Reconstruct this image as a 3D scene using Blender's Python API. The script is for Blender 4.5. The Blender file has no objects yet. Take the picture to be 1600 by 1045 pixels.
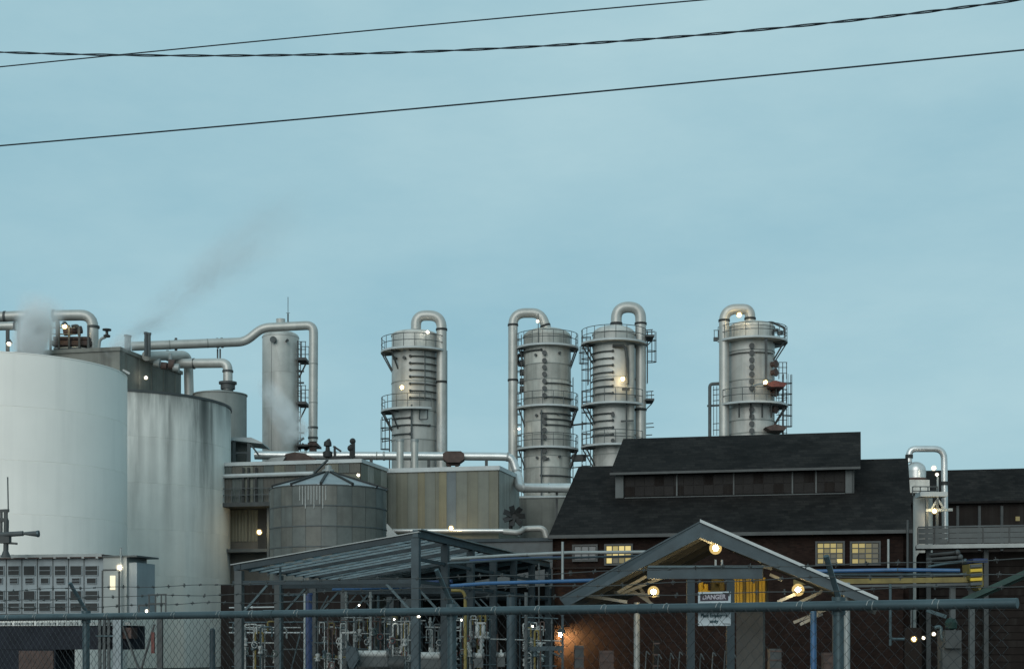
import bpy, math, random
from mathutils import Vector, Matrix
random.seed(7)
PI = math.pi
SC = bpy.context.scene
COL = SC.collection

# ------------------------------------------------------------------ camera, sky, sun, exposure
F, HZ, CAMZ = 2400.0, 1000.0, 1.6          # focal length and horizon row in photo pixels, eye height in metres
cam = bpy.data.objects.new('camera', bpy.data.cameras.new('camera'))
COL.objects.link(cam)
cam.location = (0, 0, CAMZ)
cam.rotation_euler = (PI / 2, 0, 0)
cam.data.sensor_width = 36.0
cam.data.lens = 36.0 * F / 1600.0
cam.data.shift_y = (HZ - 522.5) / 1600.0
cam.data.clip_end = 5000
SC.camera = cam

SUN_EL, SUN_AZ = math.radians(24), math.radians(198)   # azimuth clockwise from +Y: behind the camera, a little left
world = bpy.data.worlds.new('World')
SC.world = world
world.use_nodes = True
wn, wl = world.node_tree.nodes, world.node_tree.links
wn.clear()
sky = wn.new('ShaderNodeTexSky'); sky.sky_type = 'NISHITA'; sky.sun_disc = False
sky.sun_elevation = SUN_EL; sky.sun_rotation = SUN_AZ
sky.air_density = 1.0; sky.dust_density = 1.5; sky.ozone_density = 2.0
tc = wn.new('ShaderNodeTexCoord')
mp = wn.new('ShaderNodeMapping'); mp.inputs['Scale'].default_value = (1.6, 1.6, 4.5)
mp.inputs['Rotation'].default_value = (0.25, 0.1, 0.5)
nz = wn.new('ShaderNodeTexNoise'); nz.inputs['Scale'].default_value = 1.5
nz.inputs['Detail'].default_value = 7; nz.inputs['Roughness'].default_value = 0.6
rp = wn.new('ShaderNodeValToRGB')
rp.color_ramp.elements[0].position = 0.3; rp.color_ramp.elements[0].color = (2.95, 5.2, 6.1, 1)
rp.color_ramp.elements[1].position = 0.7; rp.color_ramp.elements[1].color = (4.4, 6.5, 7.05, 1)
mx = wn.new('ShaderNodeMix'); mx.data_type = 'RGBA'; mx.inputs[0].default_value = 0.93
bg = wn.new('ShaderNodeBackground'); bg.inputs['Strength'].default_value = 0.1
wo = wn.new('ShaderNodeOutputWorld')
wl.new(tc.outputs['Generated'], mp.inputs['Vector']); wl.new(mp.outputs[0], nz.inputs['Vector'])
wl.new(nz.outputs['Fac'], rp.inputs['Fac'])
wl.new(sky.outputs[0], mx.inputs['A']); wl.new(rp.outputs[0], mx.inputs['B'])
wl.new(mx.outputs['Result'], bg.inputs['Color']); wl.new(bg.outputs[0], wo.inputs['Surface'])

sun = bpy.data.objects.new('sun', bpy.data.lights.new('sun', 'SUN'))
COL.objects.link(sun)
sun.data.energy = 1.5; sun.data.angle = math.radians(50); sun.data.color = (1.0, 0.97, 0.92)
sd = Vector((math.sin(SUN_AZ) * math.cos(SUN_EL), math.cos(SUN_AZ) * math.cos(SUN_EL), math.sin(SUN_EL)))
sun.rotation_euler = sd.to_track_quat('Z', 'Y').to_euler()
sun.location = (-20, -40, 60)

SC.view_settings.view_transform = 'Standard'
SC.view_settings.look = 'None'
SC.view_settings.exposure = 0.0
SC.view_settings.gamma = 1.0
SC.view_settings.use_curve_mapping = False
SC.cycles.volume_max_steps = 96
SC.cycles.max_bounces = 6
SC.cycles.volume_bounces = 3
SC.cycles.sample_clamp_indirect = 4.0

# ------------------------------------------------------------------ helpers
def P(px, py, Y):
    return Vector(((px - 800) / F * Y, Y, CAMZ + (HZ - py) / F * Y))
def S(n, Y):
    return n * Y / F
def ZZ(py, Y):
    return CAMZ + (HZ - py) / F * Y

class Fr:
    """A ground frame: u runs right and a little towards the camera, v away from it."""
    def __init__(s, px, Y, ang=13.0):
        a = math.radians(ang)
        s.o = Vector(((px - 800) / F * Y, Y, 0))
        s.U = Vector((math.cos(a), -math.sin(a), 0)); s.V = Vector((math.sin(a), math.cos(a), 0))
        s.ang = a
    def pt(s, u, v, z): return s.o + s.U * u + s.V * v + Vector((0, 0, z))
    def _s(s, px, b, d):
        t = (px - 800) / F
        return (t * b.y - b.x) / (d.x - t * d.y)
    def u(s, px, v=0): return s._s(px, s.o + s.V * v, s.U)
    def v(s, px, u=0): return s._s(px, s.o + s.U * u, s.V)
    def on(s, px, py, v=0):
        p = s.pt(s.u(px, v), v, 0); return Vector((p.x, p.y, ZZ(py, p.y)))
    def onv(s, px, py, u=0):
        p = s.pt(u, s.v(px, u), 0); return Vector((p.x, p.y, ZZ(py, p.y)))
    def z(s, py, u, v): return ZZ(py, s.pt(u, v, 0).y)

class MB:
    def __init__(s): s.v = []; s.f = []; s.sm = []
    def add(s, vs, fs, smooth=False):
        b = len(s.v); s.v += [Vector(x) for x in vs]
        for f in fs: s.f.append(tuple(b + i for i in f)); s.sm.append(smooth)
        return s
    def hexa(s, c):
        return s.add(c, [(0, 3, 2, 1), (4, 5, 6, 7), (0, 1, 5, 4), (1, 2, 6, 5), (2, 3, 7, 6), (3, 0, 4, 7)])
    def box(s, x0, x1, y0, y1, z0, z1):
        return s.hexa([(x0, y0, z0), (x1, y0, z0), (x1, y1, z0), (x0, y1, z0), (x0, y0, z1), (x1, y0, z1), (x1, y1, z1), (x0, y1, z1)])
    def fbox(s, fr, u0, u1, v0, v1, z0, z1):
        return s.hexa([fr.pt(u0, v0, z0), fr.pt(u1, v0, z0), fr.pt(u1, v1, z0), fr.pt(u0, v1, z0),
                       fr.pt(u0, v0, z1), fr.pt(u1, v0, z1), fr.pt(u1, v1, z1), fr.pt(u0, v1, z1)])
    def bar(s, a, b, w, h=None, up=(0, 0, 1)):
        h = h or w; a = Vector(a); b = Vector(b); d = (b - a).normalized(); up = Vector(up)
        if abs(d.dot(up)) > 0.98: up = Vector((0, 1, 0))
        r = d.cross(up).normalized() * (w / 2); t = r.normalized().cross(d).normalized() * (h / 2)
        return s.hexa([a - r - t, a + r - t, b + r - t, b - r - t, a - r + t, a + r + t, b + r + t, b - r + t])
    def prism(s, poly, ex):
        ex = Vector(ex); n = len(poly); p = [Vector(x) for x in poly]
        fs = [tuple(range(n)), tuple(range(2 * n - 1, n - 1, -1))]
        for i in range(n): j = (i + 1) % n; fs.append((i, i + n, j + n, j))
        return s.add(p + [x + ex for x in p], fs)
    def sweep(s, pts, r, n=10, cap=True, r2=None):
        pts = [Vector(p) for p in pts]; m = len(pts); vs = []; fs = []
        d = (pts[1] - pts[0]).normalized(); up = Vector((0, 0, 1))
        if abs(d.dot(up)) > 0.95: up = Vector((1, 0, 0))
        x = d.cross(up).normalized()
        for i, p in enumerate(pts):
            a = pts[max(i - 1, 0)]; b = pts[min(i + 1, m - 1)]
            d = (b - a).normalized(); x = (x - d * x.dot(d)).normalized(); y = d.cross(x)
            rr = r if r2 is None else r + (r2 - r) * i / (m - 1)
            for k in range(n):
                t = 2 * PI * k / n; vs.append(p + x * (rr * math.cos(t)) + y * (rr * math.sin(t)))
        for i in range(m - 1):
            for k in range(n):
                k2 = (k + 1) % n; fs.append((i * n + k, i * n + k2, (i + 1) * n + k2, (i + 1) * n + k))
        s.add(vs, fs, n > 5)
        if cap:
            b = len(s.v) - len(vs)
            s.f.append(tuple(b + k for k in range(n - 1, -1, -1))); s.sm.append(False)
            e = b + (m - 1) * n; s.f.append(tuple(e + k for k in range(n))); s.sm.append(False)
        return s
    def tube(s, a, b, r, n=10, r2=None): return s.sweep([a, b], r, n, True, r2)
    def pipe(s, pts, r, n=14, bend=None, seg=6):
        return s.sweep(fillet(pts, bend or r * 2.2, seg), r, n)
    def lathe(s, prof, c=(0, 0, 0), n=40, a0=0.0, a1=2 * PI, smooth=True):
        c = Vector(c); full = abs(a1 - a0 - 2 * PI) < 1e-6; m = n if full else n + 1; vs = []; fs = []
        for r, z in prof:
            for k in range(m):
                t = a0 + (a1 - a0) * k / n; vs.append(c + Vector((r * math.cos(t), r * math.sin(t), z)))
        for i in range(len(prof) - 1):
            for k in range(n):
                k2 = (k + 1) % m if full else k + 1
                fs.append((i * m + k, i * m + k2, (i + 1) * m + k2, (i + 1) * m + k))
        return s.add(vs, fs, smooth)
    def ring(s, c, r0, r1, z0, z1, a0=0.0, a1=2 * PI, n=36):
        s.lathe([(r0, z0), (r1, z0), (r1, z1), (r0, z1), (r0, z0)], c, n, a0, a1)
        if abs(a1 - a0 - 2 * PI) > 1e-6:
            for t in (a0, a1):
                q = Vector((math.cos(t), math.sin(t), 0)); c_ = Vector(c)
                s.add([c_ + q * r0 + Vector((0, 0, z0)), c_ + q * r1 + Vector((0, 0, z0)), c_ + q * r1 + Vector((0, 0, z1)), c_ + q * r0 + Vector((0, 0, z1))], [(0, 1, 2, 3)])
        return s
    def arc(s, c, R, z, r, a0, a1, n=24, k=6):
        c = Vector(c)
        return s.sweep([c + Vector((R * math.cos(a0 + (a1 - a0) * i / n), R * math.sin(a0 + (a1 - a0) * i / n), z)) for i in range(n + 1)], r, k)
    def sphere(s, c, r, n=12):
        return s.lathe([(max(r * math.sin(PI * i / 8), 1e-4), -r * math.cos(PI * i / 8)) for i in range(9)], c, n)
    def build(s, name, m, parent=None, origin=None, **kw):
        me = bpy.data.meshes.new(name)
        off = origin_of(parent) if parent else Vector((0, 0, 0))
        loc = Vector((0, 0, 0))
        if origin is not None: loc = Vector(origin) - off
        me.from_pydata([tuple(x - off - loc) for x in s.v], [], s.f)
        me.polygons.foreach_set('use_smooth', s.sm)
        me.update()
        if any(s.sm): me.set_sharp_from_angle(angle=math.radians(38))
        me.materials.append(m)
        o = bpy.data.objects.new(name, me); COL.objects.link(o)
        o.location = loc
        if parent: o.parent = parent
        for k, x in kw.items(): o[k] = x
        return o

def fillet(pts, bend, seg=6):
    pts = [Vector(p) for p in pts]; out = [pts[0]]
    for i in range(1, len(pts) - 1):
        p = pts[i]; a = (pts[i - 1] - p); b = (pts[i + 1] - p)
        la, lb = a.length, b.length; a.normalize(); b.normalize()
        d = min(bend, la * 0.49, lb * 0.49); p0 = p + a * d; p1 = p + b * d
        for k in range(seg + 1):
            t = k / seg; out.append(p0 * (1 - t) ** 2 + p * 2 * t * (1 - t) + p1 * t ** 2)
    out.append(pts[-1]); return out

def origin_of(o):
    p = Vector((0, 0, 0))
    while o: p += o.location; o = o.parent
    return p
def thing(name, label, cat, loc, group=None):
    o = bpy.data.objects.new(name, None); COL.objects.link(o); o.location = loc
    o.empty_display_size = 0.2
    o['label'] = label; o['category'] = cat
    if group: o['group'] = group
    return o
def tag(o, label, cat, group=None):
    o['label'] = label; o['category'] = cat
    if group: o['group'] = group
    return o
def struct(o): o['kind'] = 'structure'; return o
def dup(o, parent, dloc=(0, 0, 0), rz=0.0, m=None):
    c = o.copy(); COL.objects.link(c); c.parent = parent
    c.location = o.location + Vector(dloc); c.rotation_euler = (0, 0, rz)
    if m:
        c.data = o.data
        c.material_slots[0].link = 'OBJECT'; c.material_slots[0].material = m
    return c
def dup_tree(o, loc, label=None, group=None):
    c = o.copy(); COL.objects.link(c); c.location = loc
    if label: c['label'] = label
    if group: c['group'] = group
    for ch in list(o.children):
        k = ch.copy(); COL.objects.link(k); k.parent = c
        for g in list(ch.children):
            q = g.copy(); COL.objects.link(q); q.parent = k
    return c

# ------------------------------------------------------------------ materials
def mat(name, col, rough=0.65, metal=0.0, var=0.18, scale=1.5, streak=0.0, dirt=(0.06, 0.06, 0.055), sscale=2.2, bump=0.0, fine=0.0, extra=None, spec=0.5):
    m = bpy.data.materials.new(name); m.use_nodes = True
    n, l = m.node_tree.nodes, m.node_tree.links
    b = n['Principled BSDF']; b.inputs['Roughness'].default_value = rough; b.inputs['Metallic'].default_value = metal
    b.inputs['Specular IOR Level'].default_value = spec
    t = n.new('ShaderNodeTexCoord'); oi = n.new('ShaderNodeObjectInfo')
    ml = n.new('ShaderNodeMath'); ml.operation = 'MULTIPLY'; ml.inputs[1].default_value = 37.0
    l.new(oi.outputs['Random'], ml.inputs[0])
    ad = n.new('ShaderNodeVectorMath'); ad.operation = 'ADD'
    l.new(t.outputs['Object'], ad.inputs[0]); l.new(ml.outputs[0], ad.inputs[1])
    n1 = n.new('ShaderNodeTexNoise'); n1.inputs['Scale'].default_value = scale; n1.inputs['Detail'].default_value = 6; n1.inputs['Roughness'].default_value = 0.62
    l.new(ad.outputs[0], n1.inputs['Vector'])
    r1 = n.new('ShaderNodeValToRGB'); e = r1.color_ramp.elements
    e[0].position = 0.3; e[1].position = 0.7
    e[0].color = tuple(c * (1 - var) for c in col) + (1,); e[1].color = tuple(min(c * (1 + var), 1) for c in col) + (1,)
    l.new(n1.outputs['Fac'], r1.inputs['Fac']); out = r1.outputs[0]
    if streak:
        mp = n.new('ShaderNodeMapping'); mp.inputs['Scale'].default_value = (1, 1, 0.045); l.new(ad.outputs[0], mp.inputs['Vector'])
        n2 = n.new('ShaderNodeTexNoise'); n2.inputs['Scale'].default_value = sscale; n2.inputs['Detail'].default_value = 5; n2.inputs['Roughness'].default_value = 0.6
        l.new(mp.outputs[0], n2.inputs['Vector'])
        r2 = n.new('ShaderNodeValToRGB'); r2.color_ramp.elements[0].position = 0.5; r2.color_ramp.elements[1].position = 0.78
        r2.color_ramp.elements[0].color = (0, 0, 0, 1); r2.color_ramp.elements[1].color = (streak, streak, streak, 1)
        l.new(n2.outputs['Fac'], r2.inputs['Fac'])
        x = n.new('ShaderNodeMix'); x.data_type = 'RGBA'; l.new(r2.outputs[0], x.inputs[0]); l.new(out, x.inputs['A'])
        x.inputs['B'].default_value = dirt + (1,); out = x.outputs['Result']
    if extra: out = extra(n, l, t, out)
    l.new(out, b.inputs['Base Color'])
    if bump:
        n3 = n.new('ShaderNodeTexNoise'); n3.inputs['Scale'].default_value = fine or scale * 6; n3.inputs['Detail'].default_value = 4
        l.new(ad.outputs[0], n3.inputs['Vector'])
        bp = n.new('ShaderNodeBump'); bp.inputs['Strength'].default_value = bump; bp.inputs['Distance'].default_value = 0.02
        l.new(n3.outputs['Fac'], bp.inputs['Height']); l.new(bp.outputs[0], b.inputs['Normal'])
    return m

def emit(name, col, st, base=(0.04, 0.04, 0.035)):
    m = bpy.data.materials.new(name); m.use_nodes = True
    b = m.node_tree.nodes['Principled BSDF']
    b.inputs['Base Color'].default_value = base + (1,)
    b.inputs['Emission Color'].default_value = col + (1,); b.inputs['Emission Strength'].default_value = st
    return m

def tank_stain(n, l, t, out):
    """Dark run-off bands below the rim at given places round the shell, broken by noise."""
    sx = n.new('ShaderNodeSeparateXYZ'); l.new(t.outputs['Object'], sx.inputs[0])
    at = n.new('ShaderNodeMath'); at.operation = 'ARCTAN2'; l.new(sx.outputs['Y'], at.inputs[0]); l.new(sx.outputs['X'], at.inputs[1])
    mp = n.new('ShaderNodeMapping'); mp.inputs['Scale'].default_value = (1, 1, 0.11); l.new(t.outputs['Object'], mp.inputs['Vector'])
    nn = n.new('ShaderNodeTexNoise'); nn.inputs['Scale'].default_value = 1.6; nn.inputs['Detail'].default_value = 6; nn.inputs['Roughness'].default_value = 0.65
    l.new(mp.outputs[0], nn.inputs['Vector'])
    tot = None
    for a, w, st in ((-0.50, 0.1, 1.0), (-0.60, 0.07, 0.9), (-0.40, 0.04, 0.85), (-0.88, 0.05, 0.75), (-0.74, 0.04, 0.35), (-1.02, 0.05, 0.4), (-1.15, 0.06, 0.6), (-1.3, 0.08, 0.5), (-1.5, 0.1, 0.45)):
        d = n.new('ShaderNodeMath'); d.operation = 'SUBTRACT'; l.new(at.outputs[0], d.inputs[0]); d.inputs[1].default_value = a
        q = n.new('ShaderNodeMath'); q.operation = 'ABSOLUTE'; l.new(d.outputs[0], q.inputs[0])
        mr = n.new('ShaderNodeMapRange'); mr.interpolation_type = 'SMOOTHSTEP'; l.new(q.outputs[0], mr.inputs['Value'])
        mr.inputs['From Min'].default_value = 0; mr.inputs['From Max'].default_value = w * 1.9; mr.inputs['To Min'].default_value = st; mr.inputs['To Max'].default_value = 0
        if tot is None: tot = mr.outputs[0]
        else:
            a2 = n.new('ShaderNodeMath'); a2.operation = 'MAXIMUM'; l.new(tot, a2.inputs[0]); l.new(mr.outputs[0], a2.inputs[1]); tot = a2.outputs[0]
    hz = n.new('ShaderNodeMapRange'); l.new(sx.outputs['Z'], hz.inputs['Value'])
    hz.inputs['From Min'].default_value = 6.5; hz.inputs['From Max'].default_value = 15.5; hz.inputs['To Min'].default_value = 0.16; hz.inputs['To Max'].default_value = 1.0
    nr = n.new('ShaderNodeMapRange'); l.new(nn.outputs['Fac'], nr.inputs['Value'])
    nr.inputs['From Min'].default_value = 0.32; nr.inputs['From Max'].default_value = 0.56; nr.inputs['To Min'].default_value = 0.3
    tb = n.new('ShaderNodeMapRange'); tb.interpolation_type = 'SMOOTHSTEP'; l.new(sx.outputs['Z'], tb.inputs['Value'])
    tb.inputs['From Min'].default_value = 13.2; tb.inputs['From Max'].default_value = 16.6; tb.inputs['To Max'].default_value = 0.8
    m0 = n.new('ShaderNodeMath'); m0.operation = 'MULTIPLY'; l.new(tot, m0.inputs[0]); l.new(hz.outputs[0], m0.inputs[1])
    m1 = n.new('ShaderNodeMath'); m1.operation = 'MAXIMUM'; l.new(m0.outputs[0], m1.inputs[0]); l.new(tb.outputs[0], m1.inputs[1])
    m2 = n.new('ShaderNodeMath'); m2.operation = 'MULTIPLY'; l.new(m1.outputs[0], m2.inputs[0]); l.new(nr.outputs[0], m2.inputs[1])
    x = n.new('ShaderNodeMix'); x.data_type = 'RGBA'; l.new(m2.outputs[0], x.inputs[0]); l.new(out, x.inputs['A']); x.inputs['B'].default_value = (0.06, 0.065, 0.06, 1)
    return x.outputs['Result']

def plate_tint(n, l, t, out):
    """Every shell ring weathers a little differently."""
    oi = n.new('ShaderNodeObjectInfo'); mr = n.new('ShaderNodeMapRange'); l.new(oi.outputs['Random'], mr.inputs['Value'])
    mr.inputs['To Min'].default_value = 0.8; mr.inputs['To Max'].default_value = 1.08
    v = n.new('ShaderNodeTexVoronoi'); v.inputs['Scale'].default_value = 0.55; l.new(t.outputs['Object'], v.inputs['Vector'])
    m2 = n.new('ShaderNodeMapRange'); l.new(v.outputs['Color'], m2.inputs['Value']); m2.inputs['To Min'].default_value = 0.86; m2.inputs['To Max'].default_value = 1.06
    k = n.new('ShaderNodeMath'); k.operation = 'MULTIPLY'; l.new(mr.outputs[0], k.inputs[0]); l.new(m2.outputs[0], k.inputs[1])
    x = n.new('ShaderNodeMix'); x.data_type = 'RGBA'; x.blend_type = 'MULTIPLY'; x.inputs[0].default_value = 1.0
    l.new(out, x.inputs['A']); l.new(k.outputs[0], x.inputs['B']); return x.outputs['Result']

def brickwork(n, l, t, out):
    mp = n.new('ShaderNodeMapping'); mp.inputs['Rotation'].default_value = (PI / 2, 0, 0); l.new(t.outputs['Object'], mp.inputs['Vector'])
    b = n.new('ShaderNodeTexBrick'); b.inputs['Scale'].default_value = 1.0; b.inputs['Brick Width'].default_value = 0.24; b.inputs['Row Height'].default_value = 0.085
    b.inputs['Mortar Size'].default_value = 0.008; b.inputs['Color1'].default_value = (1, 0.9, 0.85, 1); b.inputs['Color2'].default_value = (0.5, 0.45, 0.45, 1); b.inputs['Mortar'].default_value = (0.75, 0.75, 0.72, 1)
    l.new(mp.outputs[0], b.inputs['Vector'])
    x = n.new('ShaderNodeMix'); x.data_type = 'RGBA'; x.blend_type = 'MULTIPLY'; x.inputs[0].default_value = 1.0
    l.new(out, x.inputs['A']); l.new(b.outputs['Color'], x.inputs['B']); return x.outputs['Result']

def shingle(n, l, t, out):
    mp = n.new('ShaderNodeMapping'); mp.inputs['Rotation'].default_value = (PI / 2, 0, 0); l.new(t.outputs['Object'], mp.inputs['Vector'])
    b = n.new('ShaderNodeTexBrick'); b.inputs['Scale'].default_value = 1.0; b.inputs['Brick Width'].default_value = 0.5; b.inputs['Row Height'].default_value = 0.16
    b.inputs['Mortar Size'].default_value = 0.012; b.inputs['Color1'].default_value = (1.45, 1.4, 1.35, 1); b.inputs['Color2'].default_value = (0.6, 0.6, 0.62, 1); b.inputs['Mortar'].default_value = (0.6, 0.6, 0.6, 1)
    l.new(mp.outputs[0], b.inputs['Vector'])
    x = n.new('ShaderNodeMix'); x.data_type = 'RGBA'; x.blend_type = 'MULTIPLY'; x.inputs[0].default_value = 0.8
    l.new(out, x.inputs['A']); l.new(b.outputs['Color'], x.inputs['B']); return x.outputs['Result']

M = {}
M['white'] = mat('tank_white_paint', (0.87, 0.835, 0.775), 0.55, var=0.05, scale=0.25, streak=0.16, dirt=(0.3, 0.31, 0.3), sscale=1.2)
M['stain'] = mat('tank_stained_paint', (0.76, 0.75, 0.70), 0.6, var=0.07, scale=0.5, streak=0.3, dirt=(0.22, 0.24, 0.23), sscale=1.0, extra=tank_stain)
M['rim'] = mat('dark_rim_steel', (0.05, 0.055, 0.055), 0.6)
M['clad'] = mat('weathered_cladding', (0.46, 0.46, 0.43), 0.45, metal=0.1, var=0.14, scale=0.7, streak=0.5, dirt=(0.12, 0.115, 0.1), sscale=1.7, extra=plate_tint)
M['clad_dirty'] = mat('dirty_cladding', (0.39, 0.39, 0.355), 0.48, metal=0.1, var=0.2, scale=0.8, streak=0.68, dirt=(0.1, 0.1, 0.09), sscale=1.9, extra=plate_tint)
M['pipe'] = mat('pale_pipe_jacket', (0.39, 0.39, 0.365), 0.4, metal=0.3, var=0.14, scale=1.0, streak=0.2, dirt=(0.14, 0.14, 0.13))
M['silver'] = mat('bright_pipe_jacket', (0.55, 0.56, 0.55), 0.33, metal=0.6, var=0.14, scale=1.2)
M['dark'] = mat('dark_steel', (0.045, 0.05, 0.05), 0.6, var=0.3)
M['black'] = mat('black_rubber', (0.018, 0.02, 0.02), 0.7, var=0.3)
M['grey_steel'] = mat('grey_painted_steel', (0.0750, 0.0848, 0.0863), 0.55, var=0.2, spec=0.25)
M['galv'] = mat('galvanised_steel', (0.0612, 0.0900, 0.1008), 0.42, metal=0.35, var=0.2, scale=4, spec=0.25)
M['wire'] = mat('weathered_wire', (0.018, 0.022, 0.024), 0.6, metal=0.1)
M['purlin'] = mat('pale_teal_purlin', (0.1350, 0.2000, 0.2250), 0.5, var=0.3, scale=2)
M['galv_pale'] = mat('pale_galvanised_steel', (0.26, 0.28, 0.275), 0.45, metal=0.2, var=0.15)
M['teal'] = mat('blue_grey_painted_steel', (0.0266, 0.0406, 0.0476), 0.5, var=0.22, scale=2, spec=0.25)
M['teal_pale'] = mat('pale_blue_grey_steel', (0.0442, 0.0646, 0.0748), 0.5, var=0.25, scale=2, spec=0.25)
M['sheet_dark'] = mat('dark_roof_sheet', (0.045, 0.06, 0.065), 0.5, var=0.3, scale=2)
M['concrete'] = mat('stained_concrete', (0.17, 0.17, 0.15), 0.8, var=0.25, scale=0.5, streak=0.8, dirt=(0.05, 0.05, 0.045), sscale=1.2)
M['tank3'] = mat('grey_tank_paint', (0.22, 0.235, 0.22), 0.6, var=0.15, scale=0.6, streak=0.5, sscale=1.5)
M['silo'] = mat('silo_galvanised', (0.105, 0.115, 0.108), 0.55, metal=0.2, var=0.22, scale=1.3, streak=0.5, dirt=(0.06, 0.06, 0.055), sscale=2.5)
M['silo_b'] = mat('silo_galvanised_warm', (0.112, 0.113, 0.1), 0.55, metal=0.2, var=0.22, scale=1.3, streak=0.6, dirt=(0.06, 0.055, 0.05), sscale=2.5)
M['silo_roof'] = mat('silo_roof_sheet', (0.24, 0.27, 0.28), 0.5, metal=0.2, var=0.15)
M['pan_a'] = mat('panel_grey_green', (0.132, 0.140, 0.116), 0.6, var=0.14, scale=0.8, streak=0.45, sscale=2)
M['pan_b'] = mat('panel_ochre', (0.165, 0.148, 0.088), 0.6, var=0.14, scale=0.8, streak=0.4, sscale=2)
M['pan_c'] = mat('panel_slate_blue', (0.105, 0.128, 0.135), 0.6, var=0.14, scale=0.8, streak=0.4, sscale=2)
M['pan_d'] = mat('panel_olive', (0.124, 0.124, 0.092), 0.6, var=0.14, scale=0.8, streak=0.5, sscale=2)
M['pan_e'] = mat('panel_pale', (0.27, 0.265, 0.235), 0.6, var=0.14, scale=0.8, streak=0.5, sscale=2)  # raised tone, stands for light on the right side walls
M['pan_f'] = mat('panel_brown_grey', (0.085, 0.082, 0.07), 0.65, var=0.2, scale=0.8, streak=0.6, sscale=2)
M['pan_g'] = mat('panel_dark_green_grey', (0.075, 0.09, 0.085), 0.65, var=0.2, scale=0.8, streak=0.5, sscale=2)
M['coping'] = mat('pale_coping', (0.40, 0.43, 0.43), 0.5, var=0.12)
M['rust'] = mat('rusty_steel', (0.07, 0.045, 0.038), 0.8, var=0.35, scale=3)
M['red'] = mat('red_oxide_steel', (0.1100, 0.0250, 0.0175), 0.6, var=0.25)
M['roof'] = mat('dark_shingle_roof', (0.013, 0.0122, 0.0118), 0.85, var=0.5, scale=0.4, streak=0.35, dirt=(0.035, 0.033, 0.031), bump=0.25, fine=9, extra=shingle, spec=0.1)
M['brick'] = mat('dark_red_brick', (0.0215, 0.0135, 0.0112), 0.85, var=0.3, scale=0.6, streak=0.4, dirt=(0.03, 0.025, 0.022), extra=brickwork, spec=0.12)
M['brickdark'] = mat('soot_brown_siding', (0.0140, 0.0108, 0.0095), 0.85, var=0.3, scale=0.6, streak=0.3, spec=0.2)
M['opening'] = mat('shadowed_glazing', (0.010, 0.009, 0.0085), 0.5, var=0.5, scale=1.2, spec=0.15)
M['grey_panel'] = mat('weathered_grey_panel', (0.0780, 0.0870, 0.0870), 0.65, var=0.15, streak=0.4)
M['trailer'] = mat('louvre_house_paint', (0.25, 0.285, 0.30), 0.6, var=0.12, scale=1, streak=0.4, dirt=(0.09, 0.1, 0.1))
M['cabin'] = mat('cabin_paint', (0.2700, 0.2925, 0.2850), 0.6, var=0.1, scale=1, streak=0.3, dirt=(0.16, 0.17, 0.17))
M['navy'] = mat('dark_navy_wall', (0.018, 0.021, 0.028), 0.8, var=0.25, spec=0.2)
M['blue'] = mat('blue_pipe_paint', (0.03, 0.095, 0.21), 0.4, var=0.2, scale=2)
M['blue_dark'] = mat('dark_blue_pipe_paint', (0.016, 0.034, 0.10), 0.45, var=0.2, scale=2)
M['yellow'] = mat('yellow_paint', (0.62, 0.41, 0.03), 0.55, var=0.2, scale=2)
M['mustard'] = mat('mustard_beam_paint', (0.16, 0.125, 0.03), 0.6, var=0.3, scale=2)
M['green'] = mat('green_conveyor_paint', (0.02, 0.05, 0.042), 0.6, var=0.3, scale=2)
M['green_dark'] = mat('dark_green_casting', (0.014, 0.035, 0.03), 0.6, var=0.3, scale=3, spec=0.2)
M['orange'] = mat('orange_paint', (0.4, 0.13, 0.03), 0.6)
M['white_small'] = mat('white_painted_casting', (0.36, 0.38, 0.37), 0.6, var=0.3, scale=4, streak=0.4)
M['sign_white'] = mat('sign_board_white', (0.47, 0.53, 0.56), 0.5, var=0.06, scale=8)
M['sign_dark'] = mat('sign_header_dark', (0.045, 0.032, 0.042), 0.5)
M['sign_text'] = mat('sign_pale_letters', (0.45, 0.42, 0.46), 0.5)
M['sign_ink'] = mat('sign_teal_ink', (0.015, 0.06, 0.075), 0.5)
M['cable'] = mat('black_cable_sheath', (0.025, 0.035, 0.045), 0.5, spec=0.3)
M['ground'] = mat('dark_gravel', (0.05, 0.048, 0.045), 0.9, var=0.4, scale=2, bump=0.6, fine=18)
M['wood'] = mat('soffit_boards', (0.2210, 0.1885, 0.1170), 0.7, var=0.3, scale=3)
M['bulb_warm'] = emit('warm_lamp_glass', (1.0, 0.76, 0.40), 90)
M['bulb_hot'] = emit('bright_warm_lamp_glass', (1.0, 0.77, 0.42), 120)
M['bulb_gable'] = emit('gable_lamp_glass', (1.0, 0.72, 0.36), 230)
M['bulb_cool'] = emit('cool_lamp_glass', (1.0, 0.93, 0.76), 40)
M['bulb_orange'] = emit('orange_lamp_glass', (1.0, 0.62, 0.25), 1300)
def halo_shell(name, col, st, keep):  # see-through glowing skin, imitates the halo of glare round a lamp
    m = bpy.data.materials.new(name); m.use_nodes = True
    n, l = m.node_tree.nodes, m.node_tree.links; n.clear()
    o = n.new('ShaderNodeOutputMaterial'); tr = n.new('ShaderNodeBsdfTransparent'); e = n.new('ShaderNodeEmission'); a = n.new('ShaderNodeMixShader')
    tr.inputs['Color'].default_value = (1, 1, 1, 1); e.inputs['Color'].default_value = col + (1,); e.inputs['Strength'].default_value = st; a.inputs[0].default_value = 1 - keep
    l.new(tr.outputs[0], a.inputs[1]); l.new(e.outputs[0], a.inputs[2]); l.new(a.outputs[0], o.inputs['Surface'])
    return m
M['globe_warm'] = halo_shell('frosted_warm_globe', (1.0, 0.70, 0.25), 1.3, 0.68)
M['globe_cool'] = halo_shell('frosted_pale_globe', (1.0, 0.90, 0.66), 1.1, 0.72)
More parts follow.
